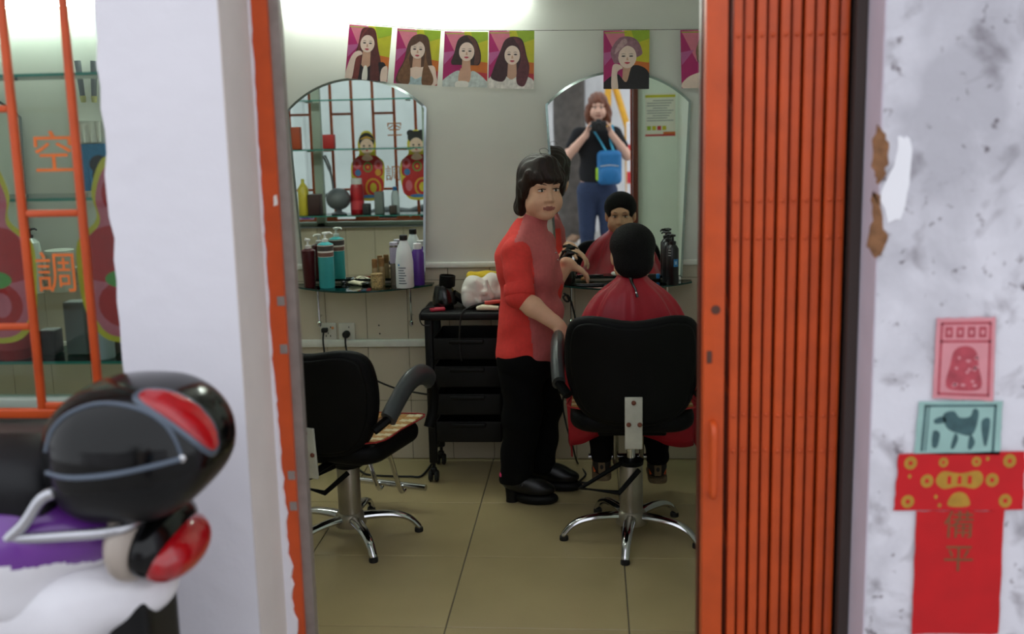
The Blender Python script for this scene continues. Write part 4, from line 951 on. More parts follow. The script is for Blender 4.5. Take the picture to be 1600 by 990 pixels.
# towels hanging on the back wall, seen through the window
M_bt = mat('blue_towel', (60, 134, 186), .95, noise=(50, .1), bump=(90, .4))
def hung(pxl, pxr, pt, pb, Y, m, name, label, cat):
    a, b = P(pxl, pt, Y), P(pxr, pb, Y); w_ = b[0]-a[0]; h_ = a[2]-b[2]; n = 12; vs = []
    for k, off in ((0, 0.), (1, .02)):
        for i in range(n+1):
            for j in range(9):
                x = a[0]+w_*i/n; z = a[2]-h_*j/8; vs.append((x, Y-off-.010*math.sin(i*1.7)*(j/8), z))
    f = []; q = (n+1)*9
    for i in range(n):
        for j in range(8):
            v = i*9+j; f += [(v, v+1, v+10, v+9), (q+v, q+v+9, q+v+10, q+v+1)]
    for j in range(8): f += [(j, q+j, q+j+1, j+1), (n*9+j, n*9+j+1, q+n*9+j+1, q+n*9+j)]
    for i in range(n): f += [(i*9, i*9+9, q+i*9+9, q+i*9), (i*9+8, q+i*9+8, q+i*9+17, i*9+17)]
    return MB().add(vs, f).build(name, m, label=label, cat=cat)
hung(128, 172, 225, 297, D-.008, M_bt, 'blue_towel', 'blue towel hanging on the back wall behind the window', 'towel')
hung(120, 160, 190, 222, D-.008, M_cloth, 'white_cloth', 'white cloth hanging above the blue towel', 'cloth')
M_tagy = mat('pale_yellow_tag', (196, 190, 130), .6)
for px in (121, 146):
    a = P(px, 95, D-.03); z1_ = P(px, 160, D-.03)[2]; t = thing('hanging_tool_sheath', (a[0], D-.03, z1_), 'dark tapered tool sheath with yellow tip hanging on the wall, '+('nearer the window bar' if px < 130 else 'nearer the white pillar'), 'sheath', 'tool sheaths above the towels')
    MB().tube([(a[0], D-.03, a[2]), (a[0]+(.01 if px < 130 else -.012), D-.03, z1_+.03)], [.022, .018], 10, flat=.6).build('sheath_body', M_gh, t)
    MB().tube([(a[0]+(.01 if px < 130 else -.012), D-.03, z1_+.03), (a[0]+(.012 if px < 130 else -.014), D-.03, z1_)], [.022, .016], 10, flat=.6).build('tip', M_tagy, t)
# ---- stickers and lettering on the window glass
def text_mesh(txt, size, fn, name, m, par=None, depth=.0012, sx=1., **kw):
    cu = bpy.data.curves.new('txt', 'FONT'); cu.body = txt; cu.size = size; cu.align_x = 'CENTER'; cu.align_y = 'CENTER'; cu.extrude = depth/2; cu.resolution_u = 3
    ob = bpy.data.objects.new('txt', cu); COL.objects.link(ob); bpy.context.view_layer.update()
    me = bpy.data.meshes.new_from_object(ob.evaluated_get(bpy.context.evaluated_depsgraph_get())); bpy.data.objects.remove(ob); bpy.data.curves.remove(cu)
    n = len(me.vertices); co = np.empty(n*3, np.float32); me.vertices.foreach_get('co', co); co = co.reshape(-1, 3).astype(float)
    me.vertices.foreach_set('co', np.array([fn(u*sx, v, w) for u, v, w in co], np.float32).ravel()); me.materials.clear(); me.update()
    return tag(finish(me, name, m, par, False, 0), **kw)
M_lett = mat('orange_painted_letters', (228, 116, 40), .5, noise=(20, .15))
YL = 2.516
for ch, (cx_, cy_), sz in (('空', (84, 243), .115), ('調', (89, 430), .115)):
    c = P(cx_, cy_, YL); text_mesh(ch, sz, lambda u, v, w, c=c: (c[0]+u, YL-.0012-w, c[2]+v), 'painted_character', M_lett, win)
SM = dict(yel=(214, 196, 60), red=(196, 36, 40), pink=(214, 110, 128), grn=(96, 160, 70), skin=(240, 206, 186), blk=(24, 22, 24), blu=(70, 130, 190), wht=(236, 232, 226), gold=(216, 160, 50), lip=(200, 50, 60))
SM = {k: mat('sticker_'+k, v, .45, noise=(40, .08)) for k, v in SM.items()}
def sticker(cx, zb_, h, label, girl):
    mats = list(SM.values()); ix = {k: i for i, k in enumerate(SM)}; mb = MB(); lay = [0]; w_ = h*.50
    yy = 2.5225
    def put(pts, key, both=True):
        lay[0] += 1; k = .0004+lay[0]*.00012
        mb.add([(cx+u*w_, yy+k, zb_+v*h) for u, v in pts], [tuple(range(len(pts)))], ix[key])
    E_ = lambda x, y, rx, ry, n=20: ring(x, y, rx, ry, n)
    outl = smooth2([(-.22, .0), (-.42, .12), (-.5, .3), (-.48, .54), (-.24, .67), (-.27, .82), (-.12, .99), (.12, .99), (.27, .82), (.24, .67), (.48, .54), (.48, .3), (.42, .12), (.2, 0)], 5)
    mb.add([(cx+u*w_, yy, zb_+v*h) for u, v in outl], [tuple(range(len(outl)))], ix['yel'])
    mb.add([(cx+u*w_, yy+.0002, zb_+v*h) for u, v in outl], [tuple(range(len(outl)-1, -1, -1))], ix['yel'])
    put(smooth2([(-.38, .34), (-.44, .5), (-.26, .64), (.26, .64), (.42, .5), (.36, .34)]), 'red'); put(E_(-.32, .53, .13, .075), 'pink'); put(E_(-.32, .53, .06, .035), 'red'); put(E_(.32, .51, .13, .075), 'pink'); put(E_(.32, .51, .06, .035), 'red'); put(E_(.0, .48, .14, .075), 'grn'); put(E_(0, .48, .10, .055), 'red'); put(E_(0, .48, .04, .022), 'gold')
    put(E_(-.3, .4, .09, .05), 'blu'); put(E_(.3, .4, .09, .05), 'gold')
    put(smooth2([(-.4, .08), (-.42, .3), (0, .38), (.42, .3), (.38, .08), (0, .03)]), 'red'); put(E_(.14, .18, .24, .14), 'gold'); put(E_(.14, .18, .18, .11), 'red'); put(E_(.14, .18, .10, .07), 'yel'); put(E_(-.26, .2, .1, .08), 'pink'); put(E_(0, .05, .24, .025), 'blu')
    if girl: put(E_(0, .9, .25, .09), 'blk'); put(E_(-.16, .96, .11, .05), 'blk'); put(E_(.16, .96, .11, .05), 'blk')
    else: put(E_(0, .86, .23, .12), 'blk'); put(smooth2([(-.2, .88), (0, .93), (.2, .88), (0, .9)]), 'gold')
    put(E_(0, .78, .2, .115), 'skin')
    for s in (-1, 1): put(E_(s*.085, .79, .035, .014, 10), 'blk'); put(E_(s*.12, .745, .04, .018, 10), 'pink')
    put(E_(0, .725, .04, .013, 10), 'lip'); put(smooth2([(-.16, .6), (-.08, .66), (.08, .66), (.16, .6), (0, .57)]), 'skin')
    def back(pts, key, d): mb.add([(cx+u*w_, yy-.0003-d, zb_+v*h) for u, v in pts[::-1]], [tuple(range(len(pts)))], ix[key])
    back([(u*.86, .03+v*.92) for u, v in outl], 'pink', 0); back(smooth2([(-.36, .34), (-.4, .5), (-.22, .62), (.22, .62), (.38, .5), (.34, .34)]), 'red', .0002)
    back(E_(0, .2, .3, .13), 'red', .0002); back(E_(.0, .34, .2, .05), 'grn', .0004); back(E_(0, .8, .16, .1), 'red', .0002); back(E_(.05, .2, .12, .07), 'pink', .0004)
    return mb.build('window_sticker', mats, smooth=0, recalc=False, label=label, cat='sticker', group='paper figures on the window pane')
def MG(px, py): return P(px, py, 2*D-.06-2.52)
a_, b_ = MG(575, 205), MG(575, 312)
sticker(MG(575, 260)[0], b_[2], a_[2]-b_[2], 'bright paper figure of a boy in flowered red and yellow on the window', False)
sticker(MG(652, 260)[0], b_[2], a_[2]-b_[2], 'bright paper figure of a girl with black hair buns on the window', True)
# notice on the inner panel, seen in the right mirror
def MN(px, py): return P(px, py, 2*D-.06-(YI+.011))
n0, n1 = MN(1008, 146), MN(1055, 212)
no = thing('wall_notice', ((n0[0]+n1[0])/2, YI+.011, n1[2]), 'printed white notice with yellow and red edges on the pale panel', 'notice')
MB().b2((n0[0], YI+.0105, n1[2]), (n1[0], YI+.0125, n0[2])).build('sheet', mat('notice_paper', (226, 224, 214), .5), no)
Wn, Hn = n1[0]-n0[0], n0[2]-n1[2]
def nb(u0, v0, u1, v1, m, nm): MB().b2((n0[0]+u0*Wn, YI+.0125, n1[2]+v0*Hn), (n0[0]+u1*Wn, YI+.0130, n1[2]+v1*Hn)).build(nm, m, no)
nb(.0, .90, 1, .96, AM['yel'], 'yellow_band'); nb(0, .0, 1, .045, AM['red'], 'red_band'); nb(.6, .045, 1, .10, AM['org'], 'red_band')
for k in range(9): nb(.06 if k % 3 else .25, .82-k*.058, .94-.07*((k*5) % 4), .836-k*.058, M_print, 'text_line')
for k, cc_ in enumerate(('grn', 'yel', 'red', 'yel')): nb(.06+k*.17, .14, .19+k*.17, .24, AM[cc_], 'picture')
# ================================================================ people
M_skin = mat('skin', (224, 174, 144), .5, noise=(40, .04), spec=.35); M_skin2 = mat('child_skin', (216, 168, 136), .5, noise=(40, .04), spec=.35); M_skin3 = mat('fair_skin', (224, 178, 156), .5, noise=(40, .04), spec=.35)
M_lip = mat('muted_lips', (158, 92, 82), .45); M_eyew = mat('eye_white', (226, 220, 214), .25); M_iris = mat('dark_iris', (26, 16, 12), .15); M_brow = mat('dark_brow', (52, 34, 28), .8)
def unit(v): v = np.array(v, float); return v/np.linalg.norm(v)
def frame(fwd, up=(0, 0, 1)):
    """columns: side, forward, up"""
    f = unit(fwd); s = unit(np.cross(f, up)); u = np.cross(s, f); return np.stack([s, f, u], 1)
def head_prims(c, R, s=1., k=.014):
    T = lambda x, y, z: c+R @ (A3(x, y, z)*s)
    E_ = lambda p, r, kk=k, op='u': ell(T(*p), A3(*r)*s, R, kk, op)
    C_ = lambda a, b, ra, rb=None, kk=k, op='u': cap(T(*a), T(*b), ra*s, (rb if rb is not None else ra)*s, kk, op)
    L = [E_((0, -.014, .036), (.075, .094, .086)), E_((0, .022, -.040), (.064, .064, .078), .03), E_((0, .050, -.098), (.032, .026, .022), .03)]
    for q in (-1, 1):
        L += [E_((q*.036, .052, -.046), (.032, .030, .034), .02), E_((q*.050, .02, -.065), (.022, .035, .03), .025)]
    L += [C_((-.036, .072, .022), (.036, .072, .022), .014, kk=.02), C_((0, .078, .008), (0, .096, -.034), .008, .0125, .01)]
    for q in (-1, 1):
        L += [E_((q*.0125, .086, -.039), (.009, .012, .0085), .006), E_((q*.031, .092, .001), (.017, .014, .0095), .012, 's')]
        L += [E_((q*.080, -.002, -.012), (.012, .022, .034), .008), E_((q*.031, .071, -.001), (.016, .012, .010), .004)]
    L += [C_((-.023, .077, -.0675), (0, .082, -.0650), .0050, kk=.008), C_((.023, .077, -.0675), (0, .082, -.0650), .0050, kk=.008), C_((-.016, .079, -.0760), (.016, .079, -.0760), .0065, kk=.008), C_((-.03, .092, -.0710), (.03, .092, -.0710), .0025, kk=.006, op='s')]
    return L, T
def face_parts(parent, T, R, s, brow=M_brow):
    for q in (-1, 1):
        e = MB().ell(T(q*.031, .0755, -.0005), A3(.0135, .008, .0062)*s, R, n=14, m=8).build('eye', M_eyew, parent)
        MB().ell(T(q*.030, .0795, -.0005), A3(.0062, .0045, .0060)*s, R, n=12, m=7).build('iris', M_iris, e)
        MB().tube([T(q*.014, .0835, .0055), T(q*.031, .0855, .0080), T(q*.047, .078, .0040)], [.0014*s, .0022*s, .0012*s], 6).build('eyelid', M_brow, parent)
        MB().tube([T(q*.013, .0865, .022), T(q*.031, .0875, .027), T(q*.049, .076, .021)], [.0026*s, .0032*s, .0016*s], 6, flat=.6).build('eyebrow', brow, parent)
def lipfn(T, R, c, s):
    m = T(0, .084, -.0705)
    def f(p):
        l = (p-m) @ R/s; return (np.abs(l[:, 0]) < .026) & (np.abs(l[:, 2]+.001) < .0095-.0065*(np.abs(l[:, 0])/.026)**2) & (l[:, 1] > -.02)
    return f
def hand_prims(w, fwd, up, s=1., curl=.5, left=False, k=.006, spread=.06):
    """w = wrist, fwd along the fingers, up = back of the hand"""
    f = unit(fwd); n = unit(np.array(up, float)-f*(np.array(up, float) @ f)); sd = np.cross(n, f)*(1 if left else -1)     # sd = thumb side
    T = lambda x, y, z: w+s*(x*f+y*sd+z*n)
    R = np.stack([f, sd, n], 1)
    L = [ell(T(.048, .002, 0), A3(.050, .038, .015)*s, R, .012), cap(w-f*.02*s, T(.02, 0, 0), .024*s, .024*s, .015)]
    for i, (y, ln, r0) in enumerate(((.028, .070, .0088), (.010, .078, .009), (-.009, .072, .0086), (-.027, .056, .0078))):
        p = T(.084-.006*abs(i-1), y, 0); a = curl*.5; dirv = lambda a, i=i: f*math.cos(a)-n*math.sin(a)+sd*spread*(1.5-i)
        for j, q in enumerate((.45, .32, .23)):
            a = curl*(.45+.75*j); p2 = p+dirv(a)*ln*q*s; L.append(cap(p, p2, (r0-.0008*j)*s, (r0-.0008*(j+1))*s, k if j == 0 else .002)); p = p2
    b = T(.018, .030, -.006); m = T(.052, .056, -.016); e = T(.082, .060, -.028)
    L += [cap(b, m, .0125*s, .0100*s, .012), cap(m, e, .0098*s, .0078*s, .003)]
    return L
# ---------------------------------------------------------------- hairdresser
wy = 4.29
W = thing('person', (-.27, 4.30, 0), 'hairdresser in coral sweater and black trousers looking over her shoulder at the doorway', 'person')
th_ = math.radians(18); Fw = A3(math.cos(th_), -math.sin(th_), 0); Lf = A3(math.sin(th_), math.cos(th_), 0); BR = np.stack([Fw, Lf, A3(0, 0, 1)], 1)
pel = P(826, 552, wy); bel = P(830, 490, wy); chs = P(826, 415, wy); nk = P(826, 357, wy)
hc_ = P(846, 294, wy-.035)
ha = math.radians(24); HR = frame((math.sin(ha), -math.cos(ha), -.05))
hs_ = 1.03
hp, HT = head_prims(hc_, HR, hs_)
shn = chs-Lf*.155+A3(.004, .022, .064); shf = chs+Lf*.155+A3(0, 0, .068)
eln = P(812, 464, wy-.20); wrn = P(872, 508, wy-.24); hnn = P(894, 531, wy-.25)
elf = shf+A3(.03, .045, -.215); wrf = P(888, 412, 4.52); hnf = P(915, 424, 4.56)
nt_ = HT(0, -.02, -.09)
hipn, hipf = pel-Lf*.075, pel+Lf*.075
ankn, ankf = A3(-.358, 4.275, .115), A3(-.255, 4.43, .12)
knn = (hipn+ankn)/2+A3(.022, -.01, 0); knf = (hipf+ankf)/2+A3(.03, 0, 0)
body = hp+[cap(HT(0, -.022, -.06), nk+A3(0, 0, .0), .046, .050, .025), cap(nk, chs, .06, .09, .03), ell(chs, (.085, .13, .15), BR, .04), ell(bel, (.10, .13, .14), BR, .05), ell(pel, (.10, .14, .10), BR, .05),
    cap(shn, eln, .040, .038, .02), cap(eln, eln+(wrn-eln)*.35, .040, .041, .015), cap(eln+(wrn-eln)*.35, wrn, .041, .027, .015), cap(shf, elf, .046, .038, .03), cap(elf, wrf, .038, .026, .015),
    cap(hipn, knn, .08, .055, .03), cap(knn, ankn, .052, .036, .02), cap(hipf, knf, .08, .055, .03), cap(knf, ankf, .052, .036, .02)]
body += hand_prims(wrn, hnn-wrn, A3(.35, -.5, .8), .95, .35, left=False)
body += hand_prims(wrf, hnf-wrf+A3(0, 0, -.004), A3(.2, -.25, 1), .95, .55, left=True)
lf = lipfn(HT, HR, hc_, hs_)
wb_ = sd_build(body, .0040, 'body', [M_skin, M_lip], W, matfn=lambda c: lf(c).astype(int))
face_parts(W, HT, HR, hs_)
# sweater
M_coral = mat('coral_red_knit', (222, 58, 52), .85, noise=(60, .06), wave=(90, .10, 'X', 1.0)); M_pinkk = mat('dusty_pink_rib_knit', (196, 98, 98), .85, noise=(60, .06), wave=(70, .35, 'X', .5))
hem = P(820, 560, wy)[2]
sw = [ell(chs+A3(-.012, 0, .01), (.126, .150, .155), BR, .05), ell(bel, (.135, .165, .15), BR, .07), ell(pel+A3(0, 0, .02), (.135, .178, .13), BR, .07), cap(nk+A3(0, 0, -.03), chs+A3(0, 0, .05), .075, .115, .05)]
for q in (-1, 1): sw.append(ell(chs+Fw*.062+Lf*q*.060+A3(0, 0, -.045), .056, k=.06))
sw += [cap(shn, eln+(shn-eln)*.10, .058, .055, .014), cap(eln+(shn-eln)*.24, eln+(shn-eln)*.06, .058, .060, .004), cap(shf, elf, .060, .054, .035), cap(elf, elf+(wrf-elf)*.25, .052, .048, .012),
       cap(shn+A3(.004, .003, .010), nk+A3(0, 0, -.01), .048, .055, .04), cap(shf+A3(0, 0, .01), nk+A3(0, 0, -.01), .05, .055, .04), cap(nk+A3(0, 0, -.02), nk*.45+nt_*.55, .063, .057, .02), half((0, 0, hem), (0, 0, -1), .006)]
def segd(c, a, b):
    ab = b-a; t = np.clip(((c-a) @ ab)/(ab @ ab), 0, 1); return np.linalg.norm(c-a-t[:, None]*ab, axis=1)
def swm(c):
    l = (c-chs) @ BR; t = np.clip((c[:, 2]-hem)/(nk[2]-hem), 0, 1)
    return ((l[:, 0] > .072-.075*t**1.5) & (segd(c, shn, eln) > .0675) & (segd(c, shf, elf) > .063)).astype(int)
fold = lambda p: .0030*np.sin(p[:, 2]*46+p[:, 0]*18)*np.exp(-((p[:, 2]-.93)/.16)**2)+.0022*np.sin(p[:, 0]*40-p[:, 2]*55)
swo = sd_build(sw, .0055, 'sweater', [M_coral, M_pinkk], W, matfn=swm, disp=fold, label='coral sweater with dusty pink front panel')
ce_ = shn-eln
MB().tube([eln+ce_*q for q in (.30, .29, .24, .12, .03, .0, .02)], [.054, .0605, .0625, .0640, .0635, .058, .050], 24).build('rolled_cuff', M_coral, swo, smooth=60)
for px, py in ((862, 392), (867, 400), (871, 406), (868, 395)):
    p = P(px, py, wy-.03); MB().ell(p+A3(.0, -.045, 0)*0+Fw*.0, (.0045,)*3, n=8, m=6).build('stud', M_chrome, swo)
# trousers
M_blackc = mat('black_trouser_cloth', (7, 7, 8), .9, spec=.15, noise=(30, .15))
hem2 = .085
tr_ = [ell(pel+A3(0, 0, -.01), (.125, .168, .11), BR, .05), cap(hipn, knn, .100, .080, .04), cap(knn, ankn+A3(.01, 0, -.01), .080, .070, .03), cap(hipf, knf, .100, .078, .04), cap(knf, ankf+A3(.01, 0, -.01), .078, .068, .03), half((0, 0, hem2), (0, 0, -1), .004), half((0, 0, hem+.10), (0, 0, 1))]
sd_build(tr_, .006, 'trousers', M_blackc, W, disp=lambda p: .004*np.sin(p[:, 2]*38+p[:, 0]*25)*(p[:, 2] < .6))
# platform shoes
M_shoe = mat('black_shoe_leather', (9, 9, 10), .35, spec=.4); M_sole = mat('black_platform_sole', (8, 8, 8), .6, spec=.25); M_pink = mat('pink_sock', (214, 50, 104), .8)
def shoe(heel, toe, nm, lift=0.):
    heel, toe = A3(*heel), A3(*toe); d = toe-heel; L = np.linalg.norm(d); d = d/L; R = np.stack([d, np.cross(A3(0, 0, 1), d), A3(0, 0, 1)], 1)
    T = lambda x, y, z: heel+R @ A3(x, y, z)
    up = [ell(T(L*.72, 0, .062), (.085, .044, .036), R, .03), ell(T(L*.45, 0, .088), (.09, .037, .035), R, .03), ell(T(.04, 0, .095), (.045, .036, .045), R, .03), cap(T(.05, 0, .10), T(.055, 0, .13), .036, .036, .02), half(T(0, 0, .030), (0, 0, -1), .003)]
    o = sd_build(up, .004, 'shoe', M_shoe, W)
    so = [ell(T(L*.72, 0, .022), (.098, .049, .034), R, .01), half(T(0, 0, .001), (0, 0, -1), .003), half(T(0, 0, .040), (0, 0, 1), .003)]
    sd_build(so, .004, 'platform', M_sole, o)
    ho = [rrect(.058, .062, .022, 4)]
    mb = MB(); pts = rrect(.056, .06, .022, 4); n = len(pts); vs = []
    for z, q in ((.001, .92), (.02, .9), (.055, .98), (.075, 1.05)): vs += [T(.033+u*q, v*q, z) for u, v in pts]
    mb.add(vs, [(i*n+j, i*n+(j+1) % n, (i+1)*n+(j+1) % n, (i+1)*n+j) for i in range(3) for j in range(n)]+[tuple(range(n)), tuple(range(3*n, 4*n))]).build('block_heel', M_sole, o)
    MB().tube([T(L*.42, -.042, .085), T(L*.48, -.02, .115), T(L*.5, 0, .122), T(L*.48, .02, .115), T(L*.42, .042, .085)], .008, 8, flat=.5).build('strap', M_shoe, o)
    MB().ell(T(.012, 0, .118), (.034, .033, .026), R, n=14, m=8).build('sock', M_pink, o)
h0, h1 = G(790, 784), G(857, 789)
shoe((h0[0]-.005, h0[1]+.02, 0), (h1[0]+.0, h1[1]+.03, 0), 'near')
shoe((ankf[0]-.06, ankf[1]+.01, 0), (ankf[0]+.165, ankf[1]-.03, 0), 'far')
# hair: short dark bob with fringe
M_hair = mat('dark_brown_hair', (34, 17, 12), .48, noise=(30, .4), wave=(55, .2, 'X', 4.0), spec=.3)
E_ = lambda p, r, k=.02, op='u': ell(HT(*p), A3(*r)*hs_, HR, k, op)
C_ = lambda a, b, ra, rb, k=.02, op='u': cap(HT(*a), HT(*b), ra*hs_, rb*hs_, k, op)
hair = [E_((0, -.018, .052), (.091, .107, .087)), E_((0, -.050, -.02), (.087, .074, .098), .03), C_((-.055, -.075, -.085), (.055, -.075, -.085), .036, .036, .03)]
hair += [E_((0, .105, -.045), (.071, .085, .092), .012, 's'), E_((0, .10, -.12), (.10, .12, .07), .01, 's')]
for q in (-1, 1):
    hair += [C_((q*.066, .040, .062), (q*.079, .012, -.025), .020, .014, .012), C_((q*.078, -.005, .02), (q*.072, -.035, -.095), .022, .018, .02)]
hair += [C_((-.058, .058, .048), (-.012, .088, .046), .019, .017, .015), C_((-.014, .088, .048), (.055, .060, .046), .017, .019, .012), C_((-.02, .05, .10), (-.04, .086, .045), .03, .012, .02), C_((.02, .05, .10), (.035, .086, .045), .03, .012, .02), C_((0, .05, .105), (0, .092, .046), .03, .011, .02),
         E_((.031, .115, .004), (.022, .03, .017), .006, 's'), E_((-.031, .115, .004), (.022, .03, .017), .006, 's')]
ho = sd_build(hair, .0042, 'hair', M_hair, W, disp=lambda p: .0020*np.sin(((p-hc_) @ HR)[:, 0]*210+((p-hc_) @ HR)[:, 1]*160+np.sin(p[:, 2]*60)))
MB().tube(spline([HT(.0, .0, .135), HT(.012, .01, .155), HT(-.012, .012, .160), HT(-.03, .01, .146)], 5), .0010, 5).build('stray_lock', M_hair, ho)
# ---------------------------------------------------------------- boy
bx, by = .152, 3.975
Bo = thing('person', (bx, by, .52), 'boy with cropped black hair wearing a red barber cape in the chair', 'person')
bh = P(988, 397, by); bs = .93
bR = frame((-.06, 1, -.10)); bp, BT = head_prims(bh, bR, bs)
zs = .575
bb_ = bp+[cap(BT(0, -.02, -.07), (bx, by-.015, 1.01), .042, .044, .02), cap((bx, by-.012, .995), (bx, by-.01, .90), .048, .07, .03), ell((bx, by-.01, .86), (.095, .060, .13), k=.04), ell((bx, by-.03, .67), (.10, .07, .12), k=.04)]
for q in (-1, 1):
    bb_ += [cap((bx+q*.085, by-.01, .915), (bx+q*.145, by+.02, .76), .036, .030, .02), cap((bx+q*.145, by+.02, .76), (bx+q*.10, by+.18, .69), .032, .024, .01)]
    bb_ += hand_prims(A3(bx+q*.10, by+.18, .69), A3(-q*.3, 1, -.05), A3(0, 0, 1), .72, .4, left=(q > 0))
fl_, frr = P(940, 724, 4.26), P(1027, 728, 4.26)
for f_, q in ((fl_, -1), (frr, 1)): bb_ += [cap((bx+q*.07, by-.03, .63), (bx+q*.09, 4.235, .605), .068, .055, .03), cap((bx+q*.09, 4.235, .60), (f_[0], 4.25, f_[2]+.06), .05, .034, .02), cap((f_[0], 4.25, f_[2]+.05), (f_[0], 4.29, f_[2]), .03, .03, .02)]
lf2 = lipfn(BT, bR, bh, bs)
sd_build(bb_, .005, 'body', [M_skin2, M_lip], Bo, matfn=lambda c: lf2(c).astype(int))
face_parts(Bo, BT, bR, bs)
M_bhair = mat('cropped_black_hair', (12, 10, 10), .75, noise=(90, .3), bump=(220, .6), spec=.2)
E_ = lambda p, r, k=.015, op='u': ell(BT(*p), A3(*r)*bs, bR, k, op)
sd_build([E_((0, -.014, .040), (.096, .104, .092)), E_((0, -.052, -.035), (.082, .055, .066), .03), E_((0, .125, -.035), (.10, .085, .105), .01, 's'), E_((.096, .012, -.03), (.026, .036, .042), .006, 's'), E_((-.096, .012, -.03), (.026, .036, .042), .006, 's')], .0045, 'hair', M_bhair, Bo)
M_jean = mat('black_child_trousers', (12, 12, 14), .9, spec=.15)
pt = [ell((bx, by-.04, .64), (.125, .10, .085), k=.04)]
for f_, q in ((fl_, -1), (frr, 1)): pt += [cap((bx+q*.07, by-.03, .635), (bx+q*.09, 4.235, .61), .075, .064, .03), cap((bx+q*.09, 4.235, .60), (f_[0], 4.25, f_[2]+.06), .060, .052, .02)]
sd_build(pt, .006, 'trousers', M_jean, Bo, disp=lambda p: .004*np.sin(p[:, 2]*60))
M_snk = mat('dark_sneaker', (34, 30, 28), .7); M_snks = mat('dusty_sneaker_sole', (120, 100, 74), .8, noise=(30, .2)); M_lace = mat('orange_sneaker_trim', (214, 90, 36), .6)
for f_ in (fl_, frr):
    x, z = f_[0], f_[2]-.055; Y = 4.24
    s = sd_build([ell((x, Y+.10, z+.035), (.040, .085, .034), k=.02), ell((x, Y+.02, z+.05), (.036, .05, .045), k=.03), cap((x, Y+.01, z+.07), (x, Y+.01, z+.095), .036, .038, .02)], .005, 'sneaker', M_snk, Bo)
    MB().cushion([(p[0], p[1]) for p in spline([A3(-.034, -.03), A3(.034, -.03), A3(.041, .06), A3(.040, .13), A3(0, .185), A3(-.040, .13), A3(-.041, .06)], 4, True)], .026, .008, lambda u, v, w, x=x, z=z: (x+u, Y+v, z+.008+w), k=2).build('sole', M_snks, s)
    MB().rbox((x, Y-.026, z+.052), (.030, .010, .05), .004).build('heel_panel', M_snks, s)
    for q in (-1, 1): MB().tube([(x+q*.030, Y-.012, z+.03), (x+q*.037, Y+.02, z+.075), (x+q*.030, Y+.05, z+.08)], .0045, 6).build('side_stripe', M_lace, s)
# barber cape: rings from the collar down over arms and knees
M_cape = mat('crimson_cape_nylon', (160, 12, 36), .42, noise=(14, .06), spec=.4)
rows = [  # z, cx, cy, half width, front, back
    (1.045, bx, by-.008, .056, .056, .056), (1.028, bx, by-.010, .064, .066, .064), (1.010, bx, by-.014, .090, .085, .075), (.985, bx, by-.018, .125, .105, .088), (.945, bx, by-.02, .162, .125, .100),
    (.89, bx, by-.02, .190, .150, .112), (.83, bx, by-.02, .212, .200, .120), (.77, bx+.004, by-.0, .245, .29, .125), (.72, bx+.006, by+.0, .262, .36, .115), (.665, bx+.006, by+.0, .266, .385, .105), (.60, bx+.006, by, .268, .395, .095), (.50, bx+.006, by, .262, .395, .07), (.41, bx+.006, by+.02, .264, .385, .06), (.315, bx+.006, by+.04, .262, .375, .06)]
n = 72; vs = []
for i, (z, cx, cy, hw, fr2, bk) in enumerate(rows):
    t = i/(len(rows)-1)
    for k in range(n):
        a = 2*math.pi*k/n; ca, sa = math.cos(a), math.sin(a); rip = 1+.055*min(1, t*3)*math.sin(a*9+z*3)+.030*min(1, t*4)*math.sin(a*17+1+z*9)
        yq = (fr2 if sa > 0 else bk)*sa*(rip if sa > -.3 or t < .45 else 1+.3*(rip-1)); dz = 0.
        if t > .7: dz = .035*math.sin(a*3+.6)*(t-.7)/.3+(.06 if sa < -.2 else 0)*(t-.7)/.3
        vs.append((cx+hw*ca*rip, cy+yq, z+dz))
f = [(i*n+k, i*n+(k+1) % n, (i+1)*n+(k+1) % n, (i+1)*n+k) for i in range(len(rows)-1) for k in range(n)]
co = MB().add(vs, f).build('barber_cape', M_cape, Bo, smooth=175, label='shiny crimson barber cape')
md = co.modifiers.new('sub', 'SUBSURF'); md.levels = md.render_levels = 1
md = co.modifiers.new('thick', 'SOLIDIFY'); md.thickness = .003
k0 = P(985, 437, by-.085)
MB().tube([k0+A3(0, .012, .012), k0+A3(.006, -.012, -.01), P(993, 452, by-.11), P(996, 464, by-.115)], [.008, .006, .004, .006], 8).build('cape_tie', M_gblk, co)
MB().ell(P(994, 458, by-.115), (.004, .003, .006), n=8, m=6).build('cape_clip', M_chrome, co)
# ---------------------------------------------------------------- photographer, mirrored in the right mirror
Ph = thing('person', (.05, -.30, STREET), 'photographer in black T-shirt and jeans raising a camera, mirrored before the boy', 'person')
pc = A3(.065, -.235, 1.735); pR = frame((0, 1, -.12)); pp_, PT = head_prims(pc, pR, 1.02)
px_ = .05; py_ = -.30
pb = pp_+[cap(PT(0, -.02, -.07), (px_, py_, 1.50), .05, .055, .02), ell((px_, py_, 1.36), (.17, .10, .18), k=.05), ell((px_, py_, 1.10), (.16, .11, .18), k=.06), ell((px_, py_, .95), (.18, .12, .13), k=.05)]
cz0 = 1.555; camx = .07
arms = []
for q in (-1, 1):
    s_, e_, w_ = A3(px_+q*.175, py_, 1.475), A3(px_+q*.285, py_+.05, 1.27), A3(camx+q*.118, -.135, cz0-.075)
    arms.append((s_, e_, w_)); pb += [cap(s_, e_, .052, .044, .03), cap(e_, e_+(w_-e_)*.4, .044, .042, .015), cap(e_+(w_-e_)*.4, w_, .042, .029, .012)]
    pb += hand_prims(w_, A3(-q*.22, .20, .95), A3(q*.95, -.2, .1), .90, .55, left=(q > 0))
